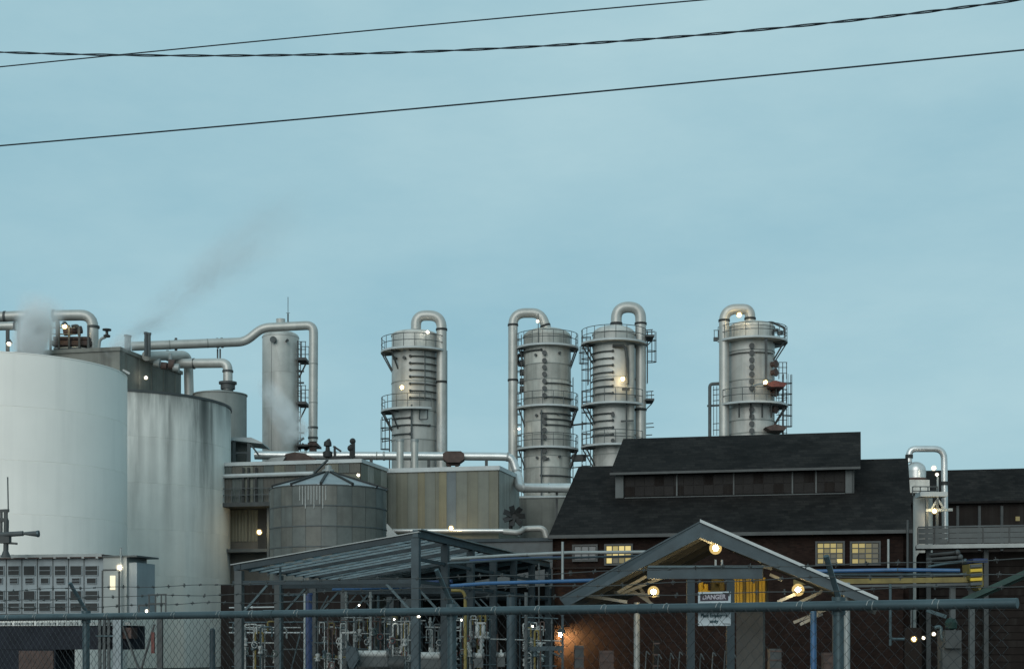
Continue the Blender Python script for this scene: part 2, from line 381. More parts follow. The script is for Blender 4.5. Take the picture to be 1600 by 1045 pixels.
M['pane_a'] = emit('lit_pane_bright', (1.0, 0.80, 0.28), 0.72)
M['pane_b'] = emit('lit_pane_mid', (1.0, 0.80, 0.24), 0.36)
M['pane_c'] = emit('lit_pane_dim', (0.9, 0.74, 0.24), 0.16)
M['pane_d'] = emit('lit_pane_very_dim', (0.8, 0.75, 0.45), 0.07)
M['pane_off'] = mat('unlit_pane', (0.10, 0.11, 0.115), 0.3)
M['door_glow'] = emit('lit_door_glass', (1.0, 0.9, 0.62), 1.1)

# ------------------------------------------------------------------ ground
struct(MB().box(-2500, 2500, -60, 3500, -0.6, 0).build('ground', M['ground']))

ORD = ('first', 'second', 'third', 'fourth', 'fifth', 'sixth', 'seventh', 'eighth', 'ninth', 'tenth', 'eleventh', 'twelfth', 'thirteenth', 'fourteenth', 'fifteenth', 'sixteenth', 'seventeenth', 'eighteenth', 'nineteenth', 'twentieth', 'twenty first', 'twenty second')
SHADE = {'galv_pale': 'pale', 'white_small': 'whitish', 'galv': 'blue grey', 'teal_pale': 'blue grey', 'grey_steel': 'dull grey', 'mustard': 'mustard', 'rust': 'rust brown', 'teal': 'dark teal', 'coping': 'pale'}

# ------------------------------------------------------------------ lamps
def lamp(px, py, Y, rpx, label, kind='bulb_warm', arm=None, hood=True, group='lit lamps about the plant', name='flood_lamp'):
    c = P(px, py, Y); r = S(rpx, Y)
    t = thing(name, label, 'lamp', c, group)
    MB().sphere(c, r * 0.6, 14).build('bulb', M[kind], t)
    MB().sphere(c, r * (1.4 if kind == 'bulb_gable' else 1.15), 20).build('globe', M['globe_cool' if 'cool' in kind else 'globe_warm'], t)  # added shell, paints a soft halo about the bulb
    if hood:
        MB().lathe([(r * 0.5, r * 1.9), (r * 0.7, r * 1.75), (r * 1.55, r * 0.35), (r * 1.5, r * 0.3), (r * 0.6, r * 1.6)], c, 14).build('hood', M['dark'], t)
    if arm is not None:
        e = Vector(arm); s0 = c + Vector((0, 0, r * 1.7))
        MB().sweep(fillet([s0, s0 + Vector((0, 0, r * 1.5)), Vector((e.x, e.y, s0.z + r * 1.5))] if (e - s0).xy.length > 0.05 else [s0, e], r), max(r * 0.22, 0.02), 6).build('arm', M['grey_steel'], t)
    return t

# ------------------------------------------------------------------ storage tanks
def big_tank(px, rpx, Y, pytop, m, label, rimh, name='storage_tank'):
    c = P(px, HZ, Y); c.z = 0; r = S(rpx, Y); z = ZZ(pytop, Y - r)
    t = thing(name, label, 'tank', c)
    nc = 6; hh = z / nc
    for i in range(nc):                    # welded courses, each a hair proud of the next with a seam between
        MB().lathe([(r - 0.012, i * hh), (r, i * hh + 0.012), (r, (i + 1) * hh - 0.012), (r - 0.012, (i + 1) * hh)], c, 96).build('shell_course', m, t, origin=c)
    MB().lathe([(r, z + 0.004), (r * 0.5, z + 0.05), (0.02, z + 0.09)], c, 64).build('roof', m, t)
    MB().ring(c, r - 0.05, r + rimh * 0.5, z - rimh, z + 0.02, n=96).build('top_ring', M['rim'] if rimh > 0.05 else m, t)
    return t, c, r, z
t1, c1, r1, z1 = big_tank(0, 193, 75, 547, M['white'], 'huge clean white storage tank at the left edge, nearest tank', 0.03)
t2, c2, r2, z2 = big_tank(180, 178, 95, 606, M['stain'], 'grey white storage tank with dark vertical run-off stains and black rim', 0.12)
# wall bracket light stub on the white tank's right shoulder
MB().bar(P(196, 580, 75), P(203, 584, 75), 0.12, 0.1).bar(P(192, 578, 75), P(197, 580, 75), 0.07).build('shell_bracket', M['galv_pale'], t1)

# small grey tank behind
c3 = P(344, HZ, 106); c3.z = 0; r3 = S(41, 106)
t3 = thing('storage_tank', 'small dark grey tank with low cone roof behind the stained tank', 'tank', c3)
z3 = ZZ(617, 106)
MB().lathe([(r3, 0), (r3, z3)], c3, 48).build('shell', M['tank3'], t3)
MB().lathe([(r3 + 0.06, z3 - 0.05), (r3 + 0.06, z3 + 0.02), (0.55, z3 + 0.28), (0.02, z3 + 0.3)], c3, 48).build('roof', M['tank3'], t3)
MB().lathe([(0.5, z3 + 0.4), (0.5, z3 + 0.75), (0.62, z3 + 0.75), (0.62, z3 + 0.9)], c3 + Vector((S(12, 106), 0, 0)), 20).build('neck', M['dark'], t3)

# ------------------------------------------------------------------ concrete tower block behind the tanks
fA = Fr(187, 101)
zA = ZZ(548, 101)
tA = thing('concrete_building', 'tall streaked concrete block rising behind the two big tanks', 'building', fA.o)
vA = fA.v(283)
uA0 = fA.u(20)
MB().fbox(fA, uA0, 0, 0, vA, 0, zA).build('wall', M['concrete'], tA)
MB().fbox(fA, uA0 - 0.1, 0.1, -0.1, 0.2, zA, zA + 0.25).fbox(fA, -0.2, 0.1, 0.2, vA + 0.1, zA, zA + 0.25).build('parapet', M['concrete'], tA)
for k in range(5):
    MB().fbox(fA, 0.0, 0.05, vA * (k + 0.45) / 5, vA * (k + 0.5) / 5 + 0.05, 14, zA).build('pilaster', M['concrete'], tA)
lamp(228, 590, 103.5, 3.0, 'small greenish lamp on the side of the concrete block', 'bulb_cool', hood=False)
MB_ = MB().fbox(fA, 0.02, 0.3, 2.2, 2.5, zA - 2.4, zA - 2.2)
# equipment on its roof
def simple(name, label, cat, mb, m, group=None):
    o = mb.build(name, m); tag(o, label, cat, group); return o
def recenter(o):
    me = o.data; n = len(me.vertices)
    c = Vector((0, 0, 0)); zmin = 1e9
    for v in me.vertices: c += v.co; zmin = min(zmin, v.co.z)
    c /= n; c.z = zmin
    me.transform(Matrix.Translation(-c)); o.location = c
    return o
def pipe_thing(pts, r, m, label, group=None, name='pipe', flanges=(), bend=None, fl_m='dark', n=14, cat='pipe', supports=()):
    """A pipe run as one thing; flanges and hangers are parts of it."""
    pts = [Vector(p) for p in pts]
    base = Vector((pts[0].x, pts[0].y, min(p.z for p in pts)))
    if not flanges and not supports:
        o = MB().pipe(pts, r, n, bend).build(name, m); tag(o, label, cat, group); return recenter(o)
    t = thing(name, label, cat, base, group)
    MB().pipe(pts, r, n, bend).build('pipe_run', m, t)
    for p, d in flanges:
        p = Vector(p); d = Vector(d).normalized() * r * 0.22
        MB().tube(p - d, p + d, r * 1.14, 14).build('flange', M[fl_m], t)
    for a, b, w in supports:
        MB().bar(a, b, w).build('support', M['dark'], t)
    if r > 0.2:                                     # jacket bands round the lagging
        for a, b in zip(pts[:-1], pts[1:]):
            n_ = int((b - a).length / 2.6); d = (b - a).normalized() * .04
            for k in range(1, n_):
                p = a + (b - a) * (k / n_); MB().tube(p - d, p + d, r * 1.025, 14).build('jacket_band', M['tank3'], t)
    return t
X3, Y3, Z3 = (1, 0, 0), (0, 1, 0), (0, 0, 1)

YA = 104
pipe_thing([P(-60, 497, YA), P(20, 494, YA), P(46, 493, YA)], S(8, YA), M['pipe'], 'thick grey duct ending in steam above the white tank, at left edge', flanges=[(P(8, 495, YA), X3), (P(44, 493, YA), X3)],
           supports=[(P(30, 500, YA), P(30, 549, YA), 0.2), (P(-10, 500, YA), P(-10, 549, YA), 0.2)])
pipe_thing([P(-60, 511, YA - 1), P(26, 509, YA - 1)], S(6.5, YA), M['pipe'], 'shorter grey duct just under the steaming duct at left edge', flanges=[(P(24, 509, YA - 1), X3)], supports=[(P(12, 515, YA - 1), P(12, 549, YA - 1), 0.2)])
pipe_thing([P(82, 493, YA + 1), P(145, 492, YA + 1), P(146, 560, YA + 1)], S(8.5, YA), M['pipe'], 'grey pipe arching over roof gear and down behind the white tank', flanges=[(P(146, 511, YA + 1), Z3), (P(84, 493, YA + 1), X3)], bend=S(20, YA),
           supports=[(P(90, 500, YA + 1), P(90, 549, YA + 1), 0.22)])
# steel platform with gear
tp = thing('roof_platform', 'dark steel platform of beams and pipes under the arched pipe', 'platform', P(108, 549, YA + 2))
MB().box(P(78, 0, YA).x, P(140, 0, YA).x, YA + 0.2, YA + 3.5, ZZ(538, YA), ZZ(531, YA)).build('deck', M['rust'], tp)
MB().box(P(80, 0, YA).x, P(137, 0, YA).x, YA + 0.4, YA + 2.5, ZZ(529, YA), ZZ(524, YA)).build('beam', M['rust'], tp)
for px in (79, 92, 108, 124, 138): MB().bar(P(px, 549, YA), P(px, 505 + (px % 7), YA), 0.13).build('post', M['dark'], tp)
MB().tube(P(100, 519, YA + 1), P(128, 515, YA + 1), S(6, YA)).build('cylinder_drum', M['rust'], tp)
MB().pipe([P(112, 510, YA + .5), P(122, 508, YA + .5), P(124, 524, YA + .5)], S(2.5, YA), 8).build('small_pipe', M['dark'], tp)
MB().pipe([P(84, 545, YA + .3), P(120, 543, YA + .3), P(136, 546, YA + .3)], S(2, YA), 8).build('small_pipe', M['galv_pale'], tp)
for py in (512, 522): MB().bar(P(78, py, YA), P(118, py, YA), 0.07).build('rail', M['dark'], tp)
# valve with wheel
tv = thing('relief_valve', 'small black relief valve on a stem right of the arched pipe', 'valve', P(156, 549, YA))
MB().pipe([P(154, 549, YA), P(156, 530, YA), P(166, 526, YA), P(167, 520, YA)], 0.1, 8).build('stem', M['galv_pale'], tv)
MB().lathe([(0.02, 0), (0.22, 0.02), (0.24, 0.14), (0.1, 0.2), (0.1, 0.42), (0.3, 0.46), (0.3, 0.56), (0.02, 0.6)], P(167, 527, YA), 12).build('cap', M['black'], tv)
lamp(101, 510, YA - 0.6, 4.0, 'bright lamp hanging beneath the arched pipe above the white tank', 'bulb_warm')
lamp(14, 537, YA - 1.5, 3.8, 'bright lamp above the white tank at the far left edge', 'bulb_cool')
# posts / vents on the roof edge by the header pipe
for i, (px, y0, y1) in enumerate(((197, 548, 523), (202, 550, 524), (228, 556, 519), (233, 557, 520))):
    recenter(simple('vent_stack', 'thin vent stack, ' + ORD[i] + ' from the left on the concrete block roof edge', 'vent', MB().tube(P(px, y0, 103), P(px, y1, 103), 0.11, 8).tube(P(px, y1 + 3, 103), P(px, y1, 103), 0.15, 8), M['grey_steel'], 'thin vent stacks on the roof edge'))
# long header pipe to vessel, runs high
YH = 113
hdr = [P(205, 541, YH - 2), P(383, 534, YH), P(410, 512, YH), P(490, 508, YH), P(489, 690, YH)]
pipe_thing(hdr, S(7, YH), M['pipe'], 'long elevated grey pipe stepping up and over the smooth vessel', bend=S(12, YH),
           flanges=[(P(340, 536, YH), (1, 0, 0.05)), (P(347, 535.5, YH), (1, 0, 0.05)), (P(275, 538, YH - 1), (1, 0, 0.04)), (P(489, 668, YH), Z3), (P(489, 684, YH), Z3)],
           supports=[(P(275, 528, YH - 1), P(275, 556, YH - 1), 0.16), (P(229, 530, YH - 1.6), P(229, 560, YH - 1.6), 0.3), (P(340, 545, YH), P(340, 572, YH), 0.1), (P(344, 545, YH), P(344, 572, YH), 0.1)])
pipe_thing([P(228, 556, 103.5), P(294, 555, 108), P(296, 640, 108)], S(7.5, 106), M['pipe'], 'grey pipe bending down behind the stained tank rim', bend=S(18, 106),
           flanges=[(P(262, 555.5, 106), X3)])
pipe_thing([P(276, 568, 107), P(356, 567, 106), P(356, 617, 106)], S(7.5, 106), M['pipe'], 'grey elbow pipe plunging into the small grey tank', bend=S(12, 106),
           flanges=[(P(303, 568, 106.7), X3), (P(356, 580, 106), Z3), (P(356, 611, 106), Z3)])
tg = thing('pump_cluster', 'cluster of pipe fittings under the header on the concrete roof', 'equipment', P(262, 575, 104))
for px, py, a, b in ((245, 566, 0.3, 0.5), (256, 571, 0.25, 0.4), (268, 569, 0.35, 0.35), (275, 574, 0.28, 0.5)):
    MB().tube(P(px - 4, py, 104.5), P(px + 5, py + 1, 104.5), a, 10).build('drum', M['galv_pale'] if px % 2 else M['rust'], tg)
MB().tube(P(266, 552, 104.5), P(266, 575, 104.5), 0.12, 8).build('riser', M['galv_pale'], tg)

# ------------------------------------------------------------------ distillation columns
def ladder(mb, c, R, ang, z0, z1, cage=True):
    d = Vector((math.cos(ang), math.sin(ang), 0)); s = Vector((-d.y, d.x, 0))
    b = Vector((c.x, c.y, 0)) + d * (R + 0.18)
    for q in (-0.25, 0.25): mb.bar(b + s * q + Vector((0, 0, z0)), b + s * q + Vector((0, 0, z1)), 0.06)
    z = z0 + 0.2
    while z < z1: mb.bar(b - s * 0.25 + Vector((0, 0, z)), b + s * 0.25 + Vector((0, 0, z)), 0.04); z += 0.4
    if cage:
        z = z0 + 1.8
        while z < z1:
            mb.sweep([b + s * (0.35 * math.cos(PI * k / 6)) + d * (0.75 * math.sin(PI * k / 6)) + Vector((0, 0, z)) for k in range(7)], 0.035, 4); z += 0.9
        for k in range(1, 6):
            o = b + s * (0.35 * math.cos(PI * k / 6)) + d * (0.75 * math.sin(PI * k / 6))
            mb.bar(o + Vector((0, 0, z0 + 1.8)), o + Vector((0, 0, z1)), 0.035)

def platform(t, c, R, Ro, z, a0, a1, m='coping', rail=True, bracket=(), hub=0.02):
    MB().ring(c, R + hub, Ro, z - 0.16, z, a0, a1, 40).build('platform_deck', M[m], t)
    mb = MB(); n = max(4, int((a1 - a0) / 0.33))
    for i in range(n + 1):
        a = a0 + (a1 - a0) * i / n; d = Vector((math.cos(a), math.sin(a), 0))
        p = Vector((c.x, c.y, z)) + d * (Ro - 0.06)
        mb.bar(p, p + Vector((0, 0, 1.1)), 0.05)
    for h in (0.55, 1.1): mb.arc(c, Ro - 0.06, z + h, 0.03, a0, a1, 40, 4)
    if rail: mb.build('railing', M['grey_steel'], t)
    mb = MB()
    for a in bracket:
        d = Vector((math.cos(a), math.sin(a), 0)); p = Vector((c.x, c.y, z - 0.17))
        mb.bar(p + d * (Ro - 0.1), p + d * R + Vector((0, 0, -1.5)), 0.1)
        mb.bar(p + d * (Ro - 0.1) + Vector((0, 0, -0.05)), p + d * R + Vector((0, 0, -0.05)), 0.1)
    if bracket: mb.build('bracket', M['dark'], t)

def column(px, wpx, Y, py_sh, dome_px, label, seams, m='clad'):
    c = P(px, HZ, Y); c.z = 0; R = S(wpx / 2, Y)
    t = thing('distillation_column', label, 'column', c, 'distillation columns')
    zt = ZZ(py_sh, Y); zs = [0] + sorted(ZZ(q, Y) for q in seams) + [zt]
    for a, b in zip(zs[:-1], zs[1:]):
        MB().lathe([(R - 0.03, a), (R, a + 0.03), (R, b - 0.03), (R - 0.03, b)], c, 56).build('shell_section', M[m], t, origin=c)
    for a in zs[1:-1]: MB().ring(c, R, R + .035, a - .035, a + .035, n=56).build('seam_band', M['tank3'], t, origin=c)
    hd = S(dome_px, Y)
    MB().lathe([(R + 0.05, zt - 0.12), (R + 0.05, zt)] + [(max(R * math.cos(PI / 2 * k / 8), 0.01), zt + hd * math.sin(PI / 2 * k / 8)) for k in range(9)], c, 56).build('dome', M[m], t)
    return t, c, R

def ang_at(px, c, R, Y):
    """Angle on the camera-facing half of a shell that shows at column px."""
    x = (px - 800) / F * (Y - R * 0.7) - c.x
    return -math.acos(max(-1, min(1, x / R)))

def nozzles(t, c, R, Y, px, pys, r=0.17, L=0.28, m='dark'):
    a = ang_at(px, c, R, Y); d = Vector((math.cos(a), math.sin(a), 0)); first = None
    for py in pys:
        z = ZZ(py, Y - R * 0.7)
        if first is None:
            p = Vector((c.x, c.y, z)) + d * (R - 0.05)
            first = MB().tube(p, p + d * (L + 0.05), r * 0.75, 10).tube(p + d * L, p + d * (L + 0.1), r * 1.15, 10).build('manhole', M[m], t, origin=p); z0 = z
        else: dup(first, t, (0, 0, z - z0))

def belts(t, c, R, Y, px0, px1, pys, r=0.058, m='dark', over=0.12, elbow=True):
    a0, a1 = ang_at(px0, c, R, Y), ang_at(px1, c, R, Y); first = None
    for py in pys:
        z = ZZ(py, Y - R * 0.9)
        if first is None:
            p = Vector((c.x, c.y, z))
            mb = MB().arc(p, R + over, 0, r, a0, a1, 20, 8)
            if elbow: mb.sphere(p + Vector((math.cos(a0), math.sin(a0), 0)) * (R + over), r * 2.0, 8)
            first = mb.build('hoop_pipe', M[m], t, origin=p); z0 = z
        else: dup(first, t, (0, 0, z - z0))

def overhead(t, pts, r, m='pipe', fl=(), bend=None):
    o = MB().pipe(pts, r, 18, bend, 10).build('overhead_pipe', M[m], t)
    for p, d in fl:
        p = Vector(p); d = Vector(d).normalized() * r * 0.2
        MB().tube(p - d, p + d, r * 1.12, 18).build('flange', M['black'], o)

# vessel A: smooth silver
YB = 118
cv = P(438.5, HZ, YB); cv.z = 0; Rv = S(28.5, YB)
tv = thing('pressure_vessel', 'smooth pale grey vessel with domed top under the long elevated pipe', 'vessel', cv)
zt = ZZ(527, YB)
for a, b in ((0, ZZ(640, YB)), (ZZ(640, YB), ZZ(585, YB)), (ZZ(585, YB), zt)):
    MB().lathe([(Rv - 0.015, a), (Rv, a + 0.015), (Rv, b - 0.015), (Rv - 0.015, b)], cv, 56).build('shell_section', M['clad'], tv, origin=cv)
MB().lathe([(Rv + 0.03, zt - 0.06), (Rv, zt)] + [(max(Rv * math.cos(PI / 2 * k / 8), 0.01), zt + S(10, YB) * math.sin(PI / 2 * k / 8)) for k in range(9)], cv, 56).build('dome', M['clad'], tv)
MB().lathe([(0.75, zt + .35), (0.35, zt + 0.9), (0.35, zt + 1.4)], cv, 20).build('neck', M['clad'], tv)
MB().bar(P(425, 530, YB - Rv * .9), P(425, 704, YB - Rv * .9), 0.1).build('cable_tray', M['grey_steel'], tv)
nozzles(tv, cv, Rv, YB, 430, [533], r=0.22, m='grey_steel'); nozzles(tv, cv, Rv, YB, 448, [534], r=0.1)
for py in (562, 630):
    z = ZZ(py, YB)
    mb = MB().box(cv.x + Rv, cv.x + Rv + S(14, YB), YB - 1, YB + 1, z - 0.2, z).bar((cv.x + Rv + S(12, YB), YB, z - .2), (cv.x + Rv, YB, z - 1.4), 0.1)
    mb.build('platform_deck', M['dark'], tv)
    mb = MB()
    for x in (1, 7, 13):
        for y in (-1, 1): mb.bar((cv.x + Rv + S(x, YB), YB + y, z), (cv.x + Rv + S(x, YB), YB + y, z + 1.2), 0.05)
    for y in (-1, 1):
        for h in (0.6, 1.2): mb.bar((cv.x + Rv, YB + y, z + h), (cv.x + Rv + S(14, YB), YB + y, z + h), 0.05)
    mb.build('railing', M['grey_steel'], tv)
for py in (580, 598, 676, 700):
    MB().bar(P(467, py, YB), P(475, py, YB), 0.12).build('pipe_bracket', M['dark'], tv)
mb = MB(); ladder(mb, cv, Rv, -0.35, ZZ(706, YB), ZZ(535, YB), False); mb.build('ladder', M['dark'], tv)
mb = MB()
for k in range(7):
    a = P(466 + (k * 5) % 19, 690 + (k * 7) % 16, YB); mb.bar(a, a + Vector((S(9, YB), 0, (-1) ** k * 0.3)), 0.16)
mb.box(P(466, 0, YB).x, P(500, 0, YB).x, YB - 1, YB + 1, ZZ(699, YB), ZZ(696, YB)).build('valve_manifold', M['dark'], tv)
recenter(simple('lightning_rod', 'thin lightning rod standing on the elevated pipe above the vessel', 'antenna', MB().tube(P(450, 507, YH), P(450, 490, YH), 0.06, 6).tube(P(450, 490, YH), P(450, 464, YH), 0.025, 5).bar(P(447, 489, YH), P(453, 489, YH), 0.03), M['grey_steel']))
recenter(simple('support_post', 'dark pipe shoe and stanchion under the vessel riser', 'support', MB().tube(P(489, 690, YH), P(489, 760, YH), 0.28, 8).box(P(482, 0, YH).x, P(496, 0, YH).x, YH - .4, YH + .4, ZZ(697, YH), ZZ(692, YH)), M['rust']))

YC = 130
# column B
tB, cB, RB = column(648, 72, YC, 524, 7, 'leftmost tall column, wide hooped pipes on right side, thick riser at right', (551, 600, 645, 668, 690), 'clad')
platform(tB, cB, RB, S(53, YC), ZZ(543, YC - 2), -PI * 1.12, -0.5, bracket=(-PI * 1.02, -2.8, -2.3))
platform(tB, cB, RB, S(53, YC), ZZ(637, YC - 2), -PI * 1.12, -1.0, bracket=(-PI * 1.02, -2.8, -2.3))
belts(tB, cB, RB, YC, 642, 681, [547, 557, 568, 578.5, 589, 600, 611, 621.5])
belts(tB, cB, RB, YC, 642, 614, [653, 678]); belts(tB, cB, RB, YC, 670, 614, [664])
nozzles(tB, cB, RB, YC, 620, [560], 0.14); nozzles(tB, cB, RB, YC, 625, [548], 0.12); nozzles(tB, cB, RB, YC, 634, [561], 0.12)
overhead(tB, [P(650, 524, YC - 1), P(650, 493, YC - 1), P(690, 493, YC - 1), P(690, 760, YC - 1)], S(8, YC), bend=S(22, YC), fl=[(P(650, 517, YC - 1), Z3), (P(690, 515, YC - 1), Z3), (P(690, 597, YC - 1), Z3)])
mb = MB(); ladder(mb, cB, RB + S(11, YC), 0.05, ZZ(760, YC), ZZ(548, YC), False); mb.build('ladder', M['dark'], tB)
mb = MB(); ladder(mb, cB, RB, PI * 1.0, ZZ(735, YC), ZZ(655, YC)); mb.build('ladder', M['dark'], tB)
MB().pipe([P(643, 632, YC - 2.3), P(643, 735, YC - 2.3)], 0.08, 8).pipe([P(656, 640, YC - 2.2), P(655, 655, YC - 2.2), P(668, 655, YC - 2.1), P(668, 640, YC - 2.1)], 0.06, 6).pipe([P(664, 548, YC - 2), P(664, 625, YC - 2)], 0.05, 6).build('instrument_pipe', M['grey_steel'], tB)
mb = MB()
for py in (656, 673, 690): mb.bar(P(597, py, YC), P(614, py - 3, YC), 0.08).bar(P(597, py, YC), P(597, py - 5, YC), 0.1)
mb.build('side_davit', M['dark'], tB)
lamp(628, 605, YC - 3.3, 3.8, 'bright lamp on the front of the leftmost column', 'bulb_hot', hood=False)
lamp(668, 519, YC - 2.5, 3.2, 'lamp under the pipe arch of the leftmost column', 'bulb_cool', hood=False)

# column C
tC, cC, RC = column(855, 74, YC, 526, 13, 'tall column with vertical row of manholes and riser pipe on its left', (542, 573, 597, 626, 640, 661, 682, 715, 733), 'clad_dirty')
for py in (537, 632, 697):
    platform(tC, cC, RC, S(49, YC), ZZ(py, YC - 2), -PI * 1.0, 0.35, bracket=(0.15, -0.35, -2.8))
nozzles(tC, cC, RC, YC, 851, [554, 566, 576.5, 587, 598, 609, 620, 652, 662, 673.5, 684.5, 706, 717], 0.18)
belts(tC, cC, RC, YC, 853, 892, [599, 655, 664]); belts(tC, cC, RC, YC, 846, 820, [547]); belts(tC, cC, RC, YC, 853, 892, [620.5], r=0.06); belts(tC, cC, RC, YC, 846, 892, [646, 743], r=0.06)
for px, py in ((838, 556), (873, 553), (871, 648), (839, 650), (840, 716), (856, 718), (873, 714)): nozzles(tC, cC, RC, YC, px, [py], 0.1, 0.15)
overhead(tC, [P(801.5, 770, YC - .5), P(801.5, 489, YC - .5), P(845, 489, YC - .5), P(855, 516, YC - .5)], S(7.5, YC), bend=S(20, YC), fl=[(P(801.5, 508, YC - .5), Z3), (P(801.5, 594, YC - .5), Z3), (P(852, 509, YC - .5), (0.3, 0, -1))])
mb = MB(); ladder(mb, cC, RC, PI * 1.0, ZZ(780, YC), ZZ(524, YC)); mb.build('ladder', M['dark'], tC)
mb = MB(); ladder(mb, cC, RC, 0.0, ZZ(760, YC), ZZ(590, YC), False); mb.build('ladder', M['dark'], tC)
MB().pipe([P(846, 640, YC - 2.3), P(846, 775, YC - 2.3)], 0.07, 8).pipe([P(841, 490, YC - 2), P(841, 535, YC - 2)], 0.04, 6).build('instrument_pipe', M['grey_steel'], tC)
mb = MB()
for py in (553, 568, 582, 596, 608): mb.tube(P(812, py, YC), P(819, py, YC), 0.28, 8)
mb.pipe([P(812, 553, YC), P(808, 560, YC), P(812, 572, YC)], 0.12, 8).build('level_gauge', M['dark'], tC)
mb = MB()
for py in (664, 665, 716, 731): mb.bar(P(891, py, YC), P(917, py - 3, YC), 0.09).bar(P(910, py - 6, YC), P(910, py + 6, YC), 0.07)
mb.bar(P(893, 716, YC), P(915, 715, YC), 0.9, 0.5).build('side_davit', M['dark'], tC)
lamp(840, 502, YC - 2.0, 2.8, 'lamp hanging below the pipe arch of the manhole row column', 'bulb_cool', hood=False)
lamp(811, 670, YC - 1.5, 2.2, 'small lamp between riser and shell of the manhole row column', 'bulb_cool', hood=False)

# column D
tD, cD, RD = column(959, 66, YC - 1, 522, 13, 'tall column with thick dark riser on its right, half behind the brick roof', (543, 593, 620, 640, 680, 712), 'clad')
for py in (530, 628, 693):
    platform(tD, cD, RD, S(51, YC), ZZ(py, YC - 3), -PI * 1.05, -0.55 if py > 600 else 0.5, bracket=(-PI * 0.98, -2.7))
belts(tD, cD, RD, YC - 1, 957, 926, [549, 560, 571, 582, 593, 603.5, 614.5, 646, 657, 668, 679])
nozzles(tD, cD, RD, YC - 1, 957, [650, 690], 0.15)
MB().tube(P(985, 540, YC - 2.4), P(985, 800, YC - 2.4), S(6.5, YC), 16).build('riser_pipe', M['clad_dirty'], tD)
overhead(tD, [P(963, 520, YC - 1), P(963, 480, YC - 1), P(1001, 480, YC - 1), P(1001, 800, YC - 1.5)], S(8.5, YC), bend=S(24, YC), fl=[(P(963, 506, YC - 1), Z3), (P(1001, 506, YC - 1), Z3), (P(1001, 640, YC - 1.3), Z3)])
mb = MB(); ladder(mb, cD, RD + S(16, YC), 0.0, ZZ(602, YC), ZZ(522, YC)); mb.build('ladder', M['dark'], tD)
mb = MB(); ladder(mb, cD, RD, PI * 0.99, ZZ(780, YC), ZZ(530, YC)); ladder(mb, cD, RD + S(4, YC), PI * 1.02, ZZ(605, YC), ZZ(545, YC)); mb.build('ladder', M['dark'], tD)
mb = MB()
for py in (530, 628): mb.box(P(1006, 0, YC).x, P(1019, 0, YC).x, YC - 2, YC, ZZ(py + 3, YC), ZZ(py, YC)).bar(P(1018, py + 3, YC), P(1008, py + 13, YC), 0.08)
for py in (516, 519, 530, 612, 618, 662, 668, 680): mb.bar(P(1007, py, YC), P(1019 + py % 5, py - 1, YC), 0.07)
for px in (1011, 1018): mb.bar(P(px, 528, YC), P(px, 516, YC), 0.05).bar(P(px, 628, YC), P(px, 612, YC), 0.05)
mb.build('side_platform', M['dark'], tD)
MB().pipe([P(957, 540, YC - 3), P(977, 541, YC - 3), P(980, 560, YC - 3), P(980, 600, YC - 3)], 0.13, 8).pipe([P(979, 607, YC - 3.2), P(979, 690, YC - 3.2)], 0.07, 6).bar(P(972, 608, YC - 3.2), P(984, 608, YC - 3.2), 0.2).bar(P(970, 658, YC - 3.2), P(990, 657, YC - 3.2), 0.14).build('instrument_pipe', M['dark'], tD)
lamp(973, 592, YC - 3.6, 4.0, 'bright lamp glaring on the column with the thick dark riser', 'bulb_hot', hood=False)

# column E
YE = 128
tE, cE, RE = column(1174, 72, YE, 512, 9, 'rightmost tall column, riser on left and red canopy on right side', (536, 552, 598, 640, 660, 680), 'clad')
platform(tE, cE, RE, S(56, YE), ZZ(527, YE - 2), -PI * 0.93, 0.9, bracket=(-0.1, -0.5))
platform(tE, cE, RE, S(56, YE), ZZ(628, YE - 2), -PI * 0.84, 0.7, bracket=(-0.05, -0.4))
nozzles(tE, cE, RE, YE, 1173, [543, 554, 565, 576, 587, 598, 609, 642, 653, 664, 675], 0.2, m='dark')
nozzles(tE, cE, RE, YE, 1206, [569, 582, 605, 614, 640], 0.3, 0.4, m='rust')
belts(tE, cE, RE, YE, 1142, 1206, [551], r=0.045, elbow=False)
overhead(tE, [P(1131.5, 800, YE - 1), P(1131.5, 483, YE - 1), P(1172, 483, YE - 1), P(1172, 506, YE - 1)], S(8, YE), bend=S(24, YE), fl=[(P(1131.5, 501, YE - 1), Z3), (P(1172, 498, YE - 1), Z3)])
MB().pipe([P(1126, 599, YE - .6), P(1109, 600, YE - .6), P(1109, 800, YE - .6)], S(2.6, YE), 10, S(5, YE)).build('drain_pipe', M['grey_steel'], tE)
mb = MB().bar(P(1105, 634, YE), P(1126, 633, YE), 0.15)
for py in (609, 617, 626, 662, 672): mb.bar(P(1114, py, YE), P(1126, py - 1, YE), 0.06)
for px in (1115, 1120): mb.bar(P(px, 603, YE), P(px, 680, YE), 0.05)
mb.bar(P(1115, 530, YE), P(1128, 530, YE), 0.3).bar(P(1116, 516, YE), P(1116, 529, YE), 0.05).bar(P(1123, 516, YE), P(1123, 529, YE), 0.05).bar(P(1115, 516, YE), P(1126, 516, YE), 0.05).build('side_platform', M['grey_steel'], tE)
